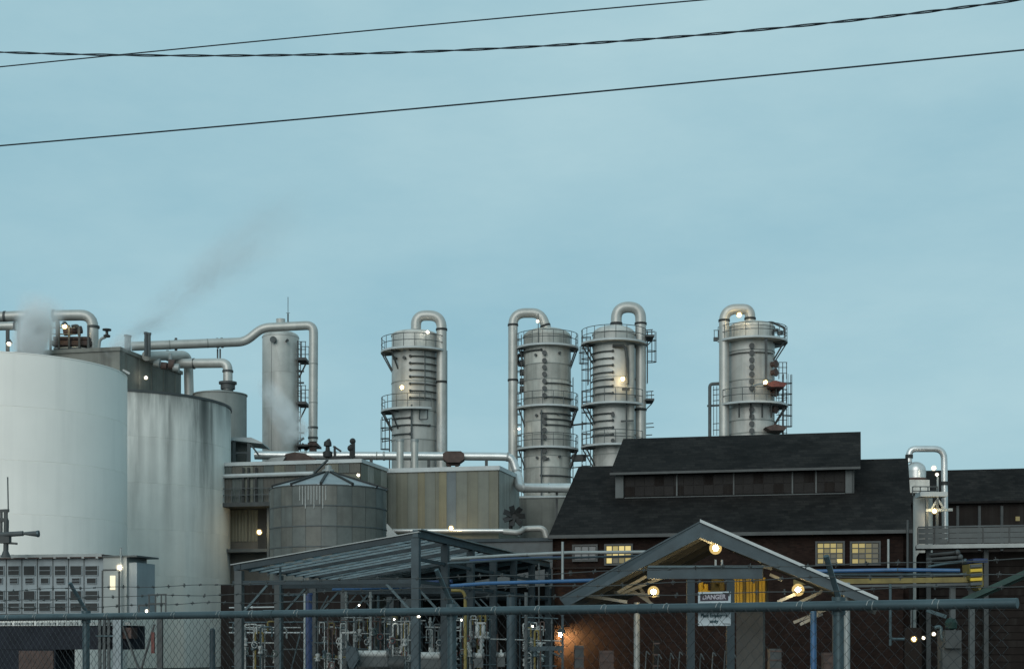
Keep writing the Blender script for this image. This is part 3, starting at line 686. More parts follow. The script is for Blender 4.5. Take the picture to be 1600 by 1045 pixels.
# red canopy and dark canopy on the right
for py, m, nm in ((599, 'red', 'red_canopy'), (667, 'rust', 'dark_canopy')):
    MB().prism([P(1196, py, YE - 3), P(1212, py - 5, YE - 3), P(1230, py, YE - 3), P(1226, py + 5, YE - 3), P(1204, py + 5, YE - 3)], (0, 3.2, 0)).build('canopy_deck', M[m], tE)
mb = MB()
for i, px in enumerate((1217, 1223, 1229)):
    mb.bar(P(px, 592, YE - 1), P(px, 566, YE - 1), 0.06); mb.bar(P(px, 600, YE - 1), P(px, 684, YE - 1), 0.05)
for py in (566, 574, 583, 608, 615, 622, 640, 648, 656, 676): mb.bar(P(1213, py, YE - 1), P(1230, py, YE - 1), 0.05)
mb.build('railing', M['dark'], tE)
mb = MB(); ladder(mb, cE, RE + S(10, YE), 0.0, ZZ(700, YE), ZZ(585, YE)); mb.build('ladder', M['dark'], tE)
mb = MB()
for k in range(4): mb.tube(P(1198 + k * 7, 518 + (k % 2) * 5, YE - 1), P(1198 + k * 7, 514 + (k % 2) * 4, YE - 1), 0.25, 8)
mb.pipe([P(1190, 507, YE - 1), P(1205, 503, YE - 1), P(1226, 512, YE - 1), P(1226, 524, YE - 1)], 0.1, 8).pipe([P(1186, 505, YE - 1.5), P(1197, 506, YE - 1.5), P(1197, 525, YE - 1.5)], 0.13, 8)
mb.bar(P(1197, 530, YE - 2.7), P(1197, 598, YE - 2.7), 0.18).build('top_gear', M['dark'], tE)
for px in (1155, 1173, 1191, 1205): MB().bar(P(px, 630, YE - 2.2), P(px, 652, YE - 2.2), 0.12).build('hanger', M['black'], tE)
lamp(1155, 492, YE - 3.0, 4.2, 'lamp under the pipe arch of the rightmost column', 'bulb_hot', hood=False)
lamp(1196, 597, YE - 4.0, 3.6, 'warm lamp beside the red canopy on the rightmost column', 'bulb_hot', hood=False)
MB().bar(P(1176, 602, YE - 2.6), P(1194, 599, YE - 3.9), 0.12).build('lamp_arm', M['galv_pale'], tE)

# ------------------------------------------------------------------ corrugated buildings in the middle
def rib_panel(fr_p, du, n_rib, dv, z0, z1, name, m, parent):
    """One upright ribbed sheet: fr_p start point on the ground, du its width vector, dv the outward normal."""
    prof = []
    for k in range(n_rib):
        t0 = k / n_rib; w = 1.0 / n_rib
        prof += [(t0 + w * 0.06, 0), (t0 + w * 0.2, 0.014), (t0 + w * 0.45, 0.014), (t0 + w * 0.6, 0)]
    prof = [(0.012, 0)] + prof + [(0.988, 0)]
    vs = []
    for z in (z0, z1):
        for t, d in prof:
            q = fr_p + du * t + dv * (0.03 + d); vs.append((q.x, q.y, z))
    m_ = len(prof); fs = [(i, i + 1, m_ + i + 1, m_ + i) for i in range(m_ - 1)]
    return MB().add(vs, fs).build(name, M[m], parent)

# shed 1
f1 = Fr(563, 92); zS = ZZ(722, 92); u0 = f1.u(330); v1 = f1.v(604)
s1 = thing('corrugated_shed', 'long corrugated metal shed behind the round silo, patchwork of grey sheets', 'building', f1.o)
zb = ZZ(786, 94)
MB().fbox(f1, u0, 0, 0.02, v1, zb, zS).build('wall', M['pan_f'], s1)
MB().fbox(f1, u0, 0, 1.6, v1, 0, zb - .01).build('lower_wall', M['pan_f'], s1)
MB().fbox(f1, u0, 0.12, -0.12, 0.0, zS - 0.02, zS + 0.2).fbox(f1, 0.0, 0.12, 0.0, v1, zS - 0.02, zS + 0.2).build('coping', M['coping'], s1)
MB().fbox(f1, u0, 0.05, -0.35, 1.7, zb - 0.25, zb).build('floor_beam', M['dark'], s1)
zm = ZZ(742, 93)
n = 14; w = -u0 / n
pm = ['pan_f', 'pan_g', 'pan_f', 'pan_a', 'pan_f', 'pan_g', 'pan_d', 'pan_f', 'pan_g', 'pan_f', 'pan_f', 'pan_d', 'pan_g', 'pan_f']
for k in range(n):
    rib_panel(f1.pt(u0 + k * w, 0, 0), f1.U * w, 3, -f1.V, zm + .05, zS - .02, 'panel', pm[k], s1)
    rib_panel(f1.pt(u0 + k * w, 0, 0), f1.U * w, 3, -f1.V, zb, zm - .05, 'panel', pm[(k * 5 + 2) % n], s1)
for k in range(4):
    rib_panel(f1.pt(0, v1 * k / 4, 0), f1.V * (v1 / 4), 2, f1.U, zb - 3, zS - .02, 'panel', 'pan_e' if k % 2 else 'pan_a', s1)
MB().tube(f1.pt(u0, -0.2, zm), f1.pt(f1.u(492), -0.2, zm + .05), 0.13, 8).build('eaves_pipe', M['coping'], s1)
mb = MB()
for px in (380, 388, 400): mb.bar(f1.on(px, 730, -0.15), f1.on(px, 784, -0.15), 0.12)
mb.build('drain_pipe', M['black'], s1)
mb = MB()
for h in (0.45, 0.85): mb.bar(f1.pt(u0, -0.3, zb + h), f1.pt(f1.u(424), -0.3, zb + h), 0.05)
for px in (362, 374, 386, 398, 410, 421): mb.bar(f1.on(px, 787, -0.3), f1.on(px, 767, -0.3), 0.05)
mb.build('railing', M['grey_steel'], s1)
MB().fbox(f1, f1.u(403, 1.5), f1.u(416, 1.5), 1.5, 1.58, ZZ(860, 95), ZZ(790, 95)).build('door', M['black'], s1)
for k, px in enumerate((357, 372, 388)):
    p0 = f1.pt(f1.u(px, 1.58), 1.58, 0); w2 = f1.u(px + 15, 1.58) - f1.u(px, 1.58)
    rib_panel(p0, f1.U * w2, 3, -f1.V, ZZ(845, 95), zb - .3, 'panel', 'pan_e' if k else 'pan_a', s1).data.materials[0] = M['pan_d']
MB().fbox(f1, u0, f1.u(420, 0.5), 0.4, 1.6, ZZ(862, 94), ZZ(857, 94)).build('ledge', M['grey_steel'], s1)
MB().bar(f1.on(419, 788, 0.3), f1.on(419, 900, 0.3), 0.14).build('post', M['grey_steel'], s1)
lamp(405, 831, 93.0, 4.2, 'bright yellow lamp under the corrugated shed beside the silo', 'bulb_hot', hood=False)

# roof shelter by the stained tank
YR = 98
tr = thing('roof_shelter', 'small open shelter with flat pale roof beside the small grey tank', 'shelter', P(382, 722, YR))
MB().prism([P(356, 683, YR - 1), P(392, 683, YR - 1), P(410, 691, YR - 1), P(410, 693, YR - 1), P(356, 687, YR - 1)], (0, 3, 0)).build('roof', M['coping'], tr)
for px in (366, 389): MB().bar(P(px, 687, YR - .8), P(px, 722, YR - .8), 0.2).build('post', M['grey_steel'], tr)
MB().bar(P(391, 693, YR - .8), P(405, 712, YR - .8), 0.1).bar(P(357, 708, YR - .8), P(390, 707, YR - .8), 0.14).build('brace', M['grey_steel'], tr)
MB().box(P(357, 0, YR).x, P(385, 0, YR).x, YR, YR + 1.5, ZZ(722, YR), ZZ(690, YR)).build('back_panel', M['pan_g'], tr)

# shed 2 (striped)
f2 = Fr(603.5, 97.5); z2 = ZZ(734, 96.2); u2 = f2.u(779); v2 = f2.v(811, u2)
s2 = thing('striped_shed', 'metal shed of upright grey, ochre and blue tinted panels', 'building', f2.o)
MB().fbox(f2, -1.5, u2, 0.02, v2, 0, z2).build('wall', M['pan_d'], s2)
pm = ['pan_a', 'pan_d', 'pan_a', 'pan_b', 'pan_a', 'pan_d', 'pan_b', 'pan_c', 'pan_a', 'pan_d', 'pan_a', 'pan_d']
pe = [603.5, 619, 637, 653, 664, 680, 686, 698, 713, 730, 747, 764, 779]
ulast = 0
zlo = ZZ(829, 96)
for k in range(12):
    ua, ub = f2.u(pe[k]), f2.u(pe[k + 1])
    rib_panel(f2.pt(ua, 0, 0), f2.U * (ub - ua), 1, -f2.V, zlo, z2 - .02, 'panel', pm[k], s2)
for k in range(4):
    rib_panel(f2.pt(u2, v2 * k / 4, 0), f2.V * (v2 / 4), 1, f2.U, zlo, z2 - .02, 'panel', 'pan_e', s2)  # paler sheets put the light on this side wall into their colour
MB().fbox(f2, -1.5, u2 + 0.1, -0.14, 0.0, z2 - 0.05, z2 + 0.22).fbox(f2, u2, u2 + 0.1, 0.0, v2, z2 - 0.05, z2 + 0.22).build('coping', M['coping'], s2)
pipe_thing([f2.on(604, 829, -0.5), f2.on(799, 829, -0.5)], S(3.6, 96), M['silver'], 'straight pale pipe along the foot of the striped shed', flanges=[(f2.on(667, 829, -0.5), X3), (f2.on(606, 829, -.5), X3)], fl_m='galv_pale')
td = thing('duct_hood', 'pale wedge shaped duct hood between silo and striped shed', 'duct', P(606, 838, 93))
MB().prism([P(600, 816, 93), P(605, 818, 93), P(621, 836, 93), P(621, 842, 93), P(602, 842, 93)], (0, 1.4, 0)).build('hood', M['galv_pale'], td)
MB().prism([P(601, 842, 93), P(620, 842, 93), P(616, 870, 93), P(604, 870, 93)], (0, 1.2, 0)).build('chute', M['grey_steel'], td)
lamp(705, 825, 95.0, 4.0, 'bright star like lamp above the pale pipe of the striped shed', 'bulb_hot', hood=False)
lamp(560, 742, 90.5, 2.8, 'small lamp at the shoulder of the round silo roof', 'bulb_cool', hood=False)

# pipe along the roofs
YP = 104
pipe_thing([P(398, 711, YP), P(780, 713, YP), P(800, 714, YP), P(808, 740, YP)], S(6.5, YP), M['silver'], 'long silver pipe lying across the shed roofs under the columns', bend=S(12, YP),
           flanges=[(P(478, 711, YP), X3), (P(600, 712, YP), X3), (P(793, 713.5, YP), (1, 0, -.2)), (P(806.5, 735, YP), Z3)], fl_m='galv_pale',
           supports=[(P(440, 716, YP), P(440, 760, YP), .2), (P(520, 716, YP), P(520, 760, YP), .2), (P(580, 716, YP), P(580, 760, YP), .2), (P(670, 716, YP), P(670, 760, YP), .2), (P(760, 716, YP), P(760, 760, YP), .2)])
to = thing('pipe_clamp', 'rust brown box clamp round the long silver roof pipe', 'clamp', P(708, 735, YP))
MB().prism([P(692, 708, YP - .6), P(698, 704.5, YP - .6), P(720, 704.5, YP - .6), P(725, 708, YP - .6), P(725, 717, YP - .6), P(718, 722, YP - .6), P(699, 722, YP - .6), P(692, 717, YP - .6)], (0, 1.2, 0)).build('box_casing', M['rust'], to)
MB().bar(P(702, 722, YP), P(702, 745, YP), 0.25).bar(P(714, 722, YP), P(714, 745, YP), 0.25).bar(P(697, 725, YP), P(719, 725, YP), 0.2).build('stand', M['rust'], to)
for i, px in enumerate((625, 648)):
    o = thing('vent_stack', ('left' if i == 0 else 'right') + ' one of two short fat grey stacks on striped shed roof', 'vent', P(px, 738, 101), 'fat vent stacks on the striped shed')
    MB().tube(P(px, 745, 101), P(px, 687, 101), S(5.6, 101), 16).build('stack_tube', M['pipe'], o)
    MB().tube(P(px, 690, 101), P(px, 686, 101), S(6.2, 101), 16).build('top_band', M['galv_pale'], o)
tm = thing('rooftop_valve', 'black relief valve standing on the shed roof left of the tripod', 'valve', P(512, 722, 99))
MB().lathe([(0.12, 0), (0.12, .55), (.3, .6), (.32, .9), (.15, 1.0), (.13, 1.25), (.26, 1.3), (.24, 1.55), (.05, 1.7)], P(512, 728, 99), 12).bar(P(512, 689, 99), P(516, 687, 99), .2).build('valve_body', M['black'], tm)
tm = thing('rooftop_valve', 'slim black twin valve standing on the shed roof at right', 'valve', P(549, 728, 99))
MB().tube(P(548, 730, 99), P(550, 694, 99), .13, 8).tube(P(552, 715, 99), P(552, 688, 99), .12, 8).sphere(P(551, 689, 99), .2, 8).sphere(P(548, 700, 99), .22, 8).build('valve_body', M['black'], tm)
tm = thing('davit_arm', 'small black davit arm on the shed roof between the valves', 'davit', P(523, 726, 99))
MB().bar(P(523, 726, 99), P(523, 697, 99), .14).bar(P(521, 697, 99), P(533, 705, 99), .12).bar(P(510, 716, 99), P(546, 714, 99), .2).build('arm', M['black'], tm)
tm = thing('rust_cover', 'rust brown humped tarpaulin cover on the shed roof', 'cover', P(466, 722, 100))
MB().prism([P(440, 720, 99), P(446, 709, 99), P(460, 706, 99), P(476, 708, 99), P(494, 718, 99), P(494, 724, 99), P(440, 724, 99)], (0, 2.2, 0)).build('cover_shell', M['rust'], tm)
MB().prism([P(414, 720, 98.8), P(424, 715, 98.8), P(446, 713, 98.8), P(442, 720, 98.8)], (0, 1.5, 0)).build('pale_flap', M['galv_pale'], tm)
# fat pipe to the brick building
YQ = 99
pipe_thing([P(809, 742, YQ + 2), P(812, 762, YQ), P(900, 762, YQ - 2)], S(7.2, YQ), M['silver'], 'fat silver pipe running right behind the brick roof edge', flanges=[(P(818, 762, YQ - .2), X3), (P(858, 762, YQ - 1), X3)], fl_m='galv_pale', bend=S(8, YQ),
           supports=[(P(870, 768, YQ - 1), P(870, 830, YQ - 1), .15)])
pipe_thing([P(812, 777, YQ - 1), P(895, 776, YQ - 2)], S(2.4, YQ), M['galv_pale'], 'thin pale pipe running just under the fat silver pipe')
# stone coloured tank wall behind
cT = P(855, HZ, 106); cT.z = 0
tt = thing('storage_tank', 'low mottled grey tank foot below the fat silver pipe', 'tank', cT)
MB().lathe([(S(46, 106), 0), (S(46, 106), ZZ(779, 106)), (0.02, ZZ(775, 106))], cT, 40).build('shell', M['concrete'], tt)

# fan and swan-neck at foot of striped shed
tf = thing('extractor_fan', 'black finned extractor fan at the corner of the striped shed', 'fan', P(802, 826, 93))
mb = MB()
for k in range(7):
    a = PI * 2 * k / 7; p = P(803, 806, 93)
    mb.bar(p + Vector((math.cos(a) * .15, 0, math.sin(a) * .15)), p + Vector((math.cos(a) * .68, -.15, math.sin(a) * .62)), .34, .05, up=(math.cos(a + .5), .7, math.sin(a + .5)))
mb.build('blade', M['black'], tf)
MB().tube(P(803, 806, 93), P(803, 806, 94), .3, 12).tube(P(798, 812, 93.3), P(798, 828, 93.3), .12, 8).build('hub', M['black'], tf)
pipe_thing([P(786, 830, 92), P(812, 832, 92), P(818, 826, 92.5), P(850, 825, 92.5), P(857, 850, 92.5)], S(4.8, 92), M['pipe'], 'pale swan neck pipe beside the finned fan and brick gable', bend=S(8, 92), flanges=[(P(817, 827, 92.3), X3)], fl_m='galv_pale')

# low shed right behind the steel canopy
f3 = Fr(560, 86); u3 = f3.u(866)
s3 = thing('low_shed', 'low dark flat roofed shed behind the steel canopy posts', 'building', f3.o)
z3s = ZZ(846, 84)
MB().fbox(f3, 0, u3, 0, 4, 0, z3s).build('wall', M['sheet_dark'], s3)
MB().fbox(f3, -.1, u3 + .1, -.15, 4, z3s + .005, z3s + .18).build('roof', M['teal'], s3)

# ------------------------------------------------------------------ round silo
YS = 75
cS = P(513, HZ, YS); cS.z = 0; RS = S(90, YS); zr = ZZ(757, YS - RS)
ts = thing('round_silo', 'round bolted silo of grey sheet rings with shallow ribbed cone roof', 'silo', cS)
NP = 24; rows = 9; rh = ZZ(757, YS - RS) - ZZ(789, YS - RS)
MB().lathe([(RS - .03, 0), (RS - .03, zr)], cS, 72).build('inner_wall', M['silo'], ts)
proto = {}
for r in range(8):
    zt_ = zr - r * rh; zb_ = max(zt_ - rh, 0)
    if zt_ < 0.3: break
    for mk in ('silo', 'silo_b'):
        mb = MB(); a = 2 * PI / NP; g = .003
        mb.lathe([(RS, zb_ + .012), (RS + .02, zb_ + .025), (RS + .02, zt_ - .025), (RS, zt_ - .012)], cS, 3, g, a - g, True)
        first = None
        for k in range(NP):
            want = 'silo_b' if (k * 7 + r * 3) % 5 in (0, 1) or (-1.2 < ((k * a + PI) % (2 * PI) - PI) < -0.35 and (k + r) % 2) else 'silo'
            if want != mk: continue
            if first is None:
                first = mb.build('wall_panel', M[mk], ts, origin=cS); first.rotation_euler = (0, 0, k * a)
            else: dup(first, ts, (0, 0, 0), k * a)
for r in range(6):
    z = zr - r * rh
    MB().ring(cS, RS, RS + .05, z - .025, z + .025, n=72).build('hoop_band', M['grey_steel'], ts, origin=cS)
za = ZZ(739, YS); ne = 12; first = None
for k in range(ne):
    a0, a1 = 2 * PI * k / ne, 2 * PI * (k + 1) / ne
    if first is None:
        p = [cS + Vector((math.cos(t) * r_, math.sin(t) * r_, z_)) for t, r_, z_ in ((a0 + .01, RS + .08, zr), (a1 - .01, RS + .08, zr), ((a0 + a1) / 2, .15, za))]
        first = MB().prism(p, (0, 0, .04)).build('roof_panel', M['silo_roof'], ts, origin=cS); 
        rib = MB().bar(cS + Vector((math.cos(a0) * (RS + .1), math.sin(a0) * (RS + .1), zr + .05)), cS + Vector((math.cos(a0) * .12, math.sin(a0) * .12, za + .06)), .12, .14).build('roof_rib', M['black'], ts, origin=cS)
    else:
        dup(first, ts, (0, 0, 0), a0); dup(rib, ts, (0, 0, 0), a0)
first.rotation_euler = (0, 0, 0)
MB().lathe([(.3, za - .02), (.3, za + .15), (.16, za + .2), (.16, za + .35), (.02, za + .4)], cS, 16).build('apex_vent', M['galv_pale'], ts)
MB().tube(P(512, 738, 75.2), P(495, 742, 76.5), .07, 8).bar(P(492, 738, 77), P(512, 718, 75.3), .09).build('fill_pipe', M['grey_steel'], ts)
mb = MB()
for k in range(10):
    a = ang_at(472 + k * 4.5, cS, RS, YS); d = Vector((math.cos(a), math.sin(a), 0)) * (RS + .04) + Vector((cS.x, cS.y, 0))
    mb.bar(d + Vector((0, 0, zr - .05)), d + Vector((0, 0, zr - rh * (0.75 + .2 * (k % 3)))), .035)
mb.build('streak_strip', M['galv_pale'], ts)

# ------------------------------------------------------------------ brick still house with monitor roof
fB = Fr(862, 82)
L = fB.u(1421); zE = fB.z(838, 0, 0)
tb = thing('brick_building', 'dark brick hall with steep black roof, raised monitor and lit windows', 'building', fB.o)
vr = 5.0
zR = fB.z(732, 0, fB.v(908, 0))
vr = fB.v(908, 0)
MB().fbox(fB, 0, L, 0.25, 0.6, 0, zE - .02).build('wall', M['brick'], tb)
MB().prism([fB.pt(0, .25, 0), fB.pt(0, .25, zE - .05), fB.pt(0, vr, zR - .1), fB.pt(0, 2 * vr - .25, zE - .05), fB.pt(0, 2 * vr - .25, 0)], fB.U * .3).build('gable_wall', M['brick'], tb)
MB().prism([fB.pt(L - .3, .25, 0), fB.pt(L - .3, .25, zE - .05), fB.pt(L - .3, vr, zR - .1), fB.pt(L - .3, 2 * vr - .25, zE - .05), fB.pt(L - .3, 2 * vr - .25, 0)], fB.U * .3).build('gable_wall', M['brick'], tb)
def slope(u0, u1, va, za_, vb, zb_, th, name, m, parent):
    return MB().prism([fB.pt(u0, va, za_), fB.pt(u1, va, za_), fB.pt(u1, vb, zb_), fB.pt(u0, vb, zb_)], (0, 0, th)).build(name, m, parent)
slope(-.15, L + .15, -.2, zE - .15, vr, zR - .02, .14, 'roof_slope', M['roof'], tb)
slope(-.15, L + .15, 2 * vr + .2, zE - .15, vr + .004, zR - .02, .14, 'roof_slope', M['roof'], tb)
MB().fbox(fB, -.15, L + .15, -.34, -.21, zE - .12, zE + .06).build('gutter', M['dark'], tb)
# monitor
vm = fB.v(958, 0)  # rough start
um0, um1 = None, None
slope_k = (zR - zE) / vr
# find the v on the front slope that shows at row 778 near column 1150
best = min((abs(HZ - (fB.z(0, fB.u(1150, v), v) * 0 + (zE + slope_k * v - CAMZ) * F / fB.pt(fB.u(1150, v), v, 0).y) - 777), v) for v in [i * .02 for i in range(int(vr / .02))])
vm = best[1]
um0, um1 = fB.u(962, vm), fB.u(1334, vm)
zmb = zE + slope_k * vm - .2; zmt = fB.z(737, (um0 + um1) / 2, vm)
vm2 = 2 * vr - vm
MB().fbox(fB, um0, um1, vm + .25, vm2 - .25, zmb, zmt).build('monitor_wall', M['opening'], tb)
for ua, ub in ((um0 - .02, fB.u(974, vm)), (fB.u(1321, vm), um1 + .02)):
    MB().fbox(fB, ua, ub, vm, vm + .24, zmb, zmt - .02).build('corner_panel', M['grey_panel'], tb)
zmr = fB.z(683, fB.u(1160, vr), vr)
um0r, um1r = um0 - .25, um1 + .35
slope(um0r, um1r, vm - .4, zmt - .03, vr, zmr, .12, 'monitor_roof', M['roof'], tb)
slope(um0r, um1r, vm2 + .4, zmt - .03, vr + .004, zmr, .12, 'monitor_roof', M['roof'], tb)
MB().prism([fB.pt(um1 - .1, vm, zmb), fB.pt(um1 - .1, vm, zmt), fB.pt(um1 - .1, vr, zmr - .08), fB.pt(um1 - .1, vm2, zmt), fB.pt(um1 - .1, vm2, zmb)], fB.U * .1).build('monitor_gable', M['grey_panel'], tb)
MB().prism([fB.pt(um0, vm + .24, zmb), fB.pt(um0, vm + .24, zmt), fB.pt(um0, vr, zmr - .08), fB.pt(um0, vm2, zmt), fB.pt(um0, vm2, zmb)], fB.U * -.05).build('monitor_gable', M['roof'], tb)
MB().fbox(fB, um0r, um1r, vm - .52, vm - .41, zmt - .06, zmt + .07).build('gutter', M['dark'], tb)
ua, ub = fB.u(976, vm), fB.u(1320, vm)
MB().fbox(fB, ua, ub, vm - .05, vm + .24, zmb + .0, zmb + .32).build('sill', M['grey_panel'], tb)
for px in (1057, 1146, 1238, 1275):
    u_ = fB.u(px, vm); MB().fbox(fB, u_ - .04, u_ + .04, vm + .12, vm + .24, zmb + .33, zmt - .03).build('mullion', M['grey_panel'] if px != 1146 else M['dark'], tb)
nb = 22
for k in range(nb):
    a = ua + (ub - ua) * k / nb; b = ua + (ub - ua) * (k + 1) / nb
    for q in range(2):
        z0 = zmb + .34 + (zmt - zmb - .4) * q / 2; z1 = zmb + .34 + (zmt - zmb - .4) * (q + 1) / 2
        MB().fbox(fB, a + .02, b - .02, vm + .2 + .012 * ((k * 3 + q) % 3), vm + .245, z0 + .02, z1 - .02).build('monitor_pane', M['opening'] if (k + q * 2) % 5 else M['brickdark'], tb)
# windows
def window(fr, v, px0, px1, py0, py1, cols, rws, lit, parent, rec=.0):
    u0, u1 = fr.u(px0, v), fr.u(px1, v); um = (u0 + u1) / 2; z0, z1 = fr.z(py1, um, v), fr.z(py0, um, v)
    o = MB()
    o.fbox(fr, u0 - .1, u0, v - .04, v + .1, z0 - .1, z1 + .1).fbox(fr, u1, u1 + .1, v - .04, v + .1, z0 - .1, z1 + .1)
    o.fbox(fr, u0, u1, v - .04, v + .1, z1, z1 + .1).fbox(fr, u0, u1, v - .08, v + .1, z0 - .1, z0)
    for k in range(1, cols): x = u0 + (u1 - u0) * k / cols; o.fbox(fr, x - .025, x + .025, v - .03, v + .06, z0, z1)
    for k in range(1, rws): z = z0 + (z1 - z0) * k / rws; o.fbox(fr, u0, u1, v - .025, v + .055, z - .025, z + .025)
    w = o.build('window', M['dark'], parent)
    for i in range(cols):
        for j in range(rws):
            a, b = u0 + (u1 - u0) * i / cols, u0 + (u1 - u0) * (i + 1) / cols
            c, d = z0 + (z1 - z0) * j / rws, z0 + (z1 - z0) * (j + 1) / rws
            MB().fbox(fr, a + .025, b - .025, v + .02, v + .04, c + .025, d - .025).build('pane', M[lit(i, j)], w)
    return w
def cut(i, j, t): return t[len(t) - 1 - j][i]
W1 = ['abaa', 'baab', 'adcb']; W2 = ['bbbc', 'bcbb', 'ccdc', 'bcda']; W3 = ['bbcd', 'bccd', 'ddcd', 'bccd']
key = {'a': 'pane_a', 'b': 'pane_b', 'c': 'pane_c', 'd': 'pane_d'}
window(fB, .12, 947, 986, 852, 880, 4, 3, lambda i, j: key[cut(i, j, W1)], tb)
window(fB, .12, 1277, 1317, 848, 880, 4, 4, lambda i, j: key[cut(i, j, W2)], tb)
window(fB, .12, 1331, 1373, 848, 880, 4, 4, lambda i, j: key[cut(i, j, W3)], tb)
window(fB, .12, 897, 931, 853, 874, 3, 2, lambda i, j: 'pane_off', tb)
MB().fbox(fB, -.02, L, .1, .26, fB.z(886, L / 2, .1), fB.z(883, L / 2, .1)).build('string_course', M['brickdark'], tb)
for px in (1388, 1418):
    MB().tube(fB.on(px, 842 if px < 1400 else 812, -.4), fB.on(px, 890, -.4), .06, 8).build('downpipe', M['galv_pale'] if px < 1400 else M['dark'], tb)
lamp(1316, 869, 80.2, 1.6, 'tiny lamp glint at the window corner of the brick hall', 'bulb_warm', hood=False)
# wall lamp by left corner with glow on the bricks
lw = fB.on(877, 990, -.45)
tl = thing('wall_lamp', 'orange wall lamp glowing on bricks at the left corner', 'lamp', lw, 'lit lamps about the plant')
MB().sphere(lw, .13, 12).build('bulb', M['bulb_orange'], tl)
MB().lathe([(.1, .3), (.26, .1), (.24, .06), (.08, .24)], lw, 12).bar(lw + Vector((0, 0, .3)), fB.on(877, 980, .2), .06).build('hood', M['dark'], tl)

# ------------------------------------------------------------------ right: vessel, walkway, dark buildings
YV = 100
cV = P(1431, HZ, YV); cV.z = 0; RV = S(15.5, YV); zt = ZZ(735, YV)
tv2 = thing('small_vessel', 'small shiny domed vessel at the right end of brick hall', 'vessel', cV)
MB().lathe([(RV - .1, ZZ(752, YV)), (RV, ZZ(750, YV)), (RV, zt)] + [(max(RV * math.cos(PI / 2 * k / 8), .01), zt + S(14, YV) * math.sin(PI / 2 * k / 8)) for k in range(9)], cV, 36).build('dome', M['silver'], tv2)
MB().lathe([(RV + .03, ZZ(756, YV)), (RV + .03, ZZ(747, YV))], cV, 36).build('belt', M['rust'], tv2)
MB().box(cV.x - .6, P(1448, 0, YV).x, YV - .7, YV + .7, ZZ(771, YV), ZZ(751, YV)).build('skirt', M['clad'], tv2)
MB().lathe([(.62, 0), (.62, ZZ(775, YV))], P(1442, HZ, YV) * 1 - Vector((0, 0, CAMZ)), 24).build('lower_shell', M['clad'], tv2)
MB().pipe([P(1420, 722, YV), P(1421, 701, YV), P(1475, 701, YV), P(1477, 845, YV)], S(5, YV), 16, S(16, YV)).build('overhead_pipe', M['silver'], tv2)
for p, d in ((P(1420.5, 713, YV), Z3), (P(1476, 755, YV), Z3)): MB().tube(p - Vector(d) * .12, p + Vector(d) * .12, S(6, YV), 16).build('flange', M['black'], tv2)
twk = thing('steel_walkway', 'short steel walkway with railing beside the small shiny vessel', 'walkway', P(1450, 850, YV - 2))
MB().box(P(1424, 0, YV).x, P(1466, 0, YV).x, YV - 2.2, YV - .9, ZZ(780, YV), ZZ(773, YV)).build('deck', M['coping'], twk)
for px in (1448, 1464): MB().bar(P(px, 780, YV - 2), P(px, 850, YV - 2), .16).build('leg', M['grey_steel'], twk)
mb = MB()
for px in (1426, 1438, 1450, 1465): mb.bar(P(px, 774, YV - 2.1), P(px, 760, YV - 2.1), .06)
for py in (760, 767): mb.bar(P(1426, py, YV - 2.1), P(1465, py, YV - 2.1), .06)
mb.build('railing', M['grey_steel'], twk)
MB().bar(P(1446, 797, YV - 2), P(1488, 796, YV - 2), .18).bar(P(1455, 795, YV - 2), P(1464, 781, YV - 2), .12).bar(P(1475, 795, YV - 2), P(1466, 781, YV - 2), .12).build('bracing', M['cabin'], twk)
MB().bar(P(1465, 745, YV - 2), P(1465, 850, YV - 2), .1).build('lamp_pole', M['galv_pale'], twk)
lamp(1459, 731, YV - 2, 4.0, 'upper of two bright lamps on a pole beside the shiny vessel', 'bulb_cool', hood=False)
lamp(1464, 741, YV - 2.3, 2.8, 'lower of two bright lamps on a pole beside the shiny vessel', 'bulb_cool', hood=False)
lamp(1460, 798, YV - 2.6, 4.2, 'yellow lamp under the walkway bracing lighting the vessel legs', 'bulb_hot', hood=False)

fR = Fr(1484, 108); uR = fR.u(1720)
tR = thing('dark_building', 'long black roofed building at the right edge beyond the vessel', 'building', fR.o)
zRr = fR.z(736, fR.u(1540, 4), 4); zRe = fR.z(786, fR.u(1540, 0), 0)
MB().fbox(fR, -8, uR, .3, .6, 0, zRe).build('wall', M['brickdark'], tR)
MB().prism([fR.pt(-8.1, -.2, zRe), fR.pt(uR, -.2, zRe), fR.pt(uR, 4, zRr), fR.pt(-8.1, 4, zRr)], (0, 0, .15)).build('roof_slope', M['roof'], tR)
MB().prism([fR.pt(-8, .3, 0), fR.pt(-8, .3, zRe), fR.pt(-8, 4, zRr), fR.pt(-8, 8, zRe), fR.pt(-8, 8, 0)], fR.U * .3).build('gable_wall', M['brickdark'], tR)
MB().prism([fR.pt(-8.1, 8.2, zRe), fR.pt(uR, 8.2, zRe), fR.pt(uR, 4.01, zRr), fR.pt(-8.1, 4.01, zRr)], (0, 0, .15)).build('roof_slope', M['roof'], tR)
p = fR.on(1590, 810, .28)
MB().box(p.x - .14, p.x + .14, p.y - .05, p.y + .02, p.z - .15, p.z + .15).build('lit_window', M['pane_c'], tR)
lp = [(1496, 800), (1530, 800), (1565, 800)]
for px, py in lp:
    a = fR.on(px, 790, .25); MB().bar(a, fR.on(px, 860, .25), .18).build('pilaster', M['dark'], tR)
fK = Fr(1436, 86); uK = fK.u(1720)
tK = thing('dark_building', 'soot brown boarded building under the elevated grey gallery at right', 'building', fK.o)
zK = fK.z(862, 3, 0)
MB().fbox(fK, 0, uK, .1, 5, 0, zK).build('wall', M['brickdark'], tK)
for k in range(16):
    z0 = zK * k / 16
    MB().fbox(fK, 0, uK, .02 + .02 * (k % 2), .1, z0 + .02, z0 + zK / 16 - .03).build('board', M['brickdark'], tK)
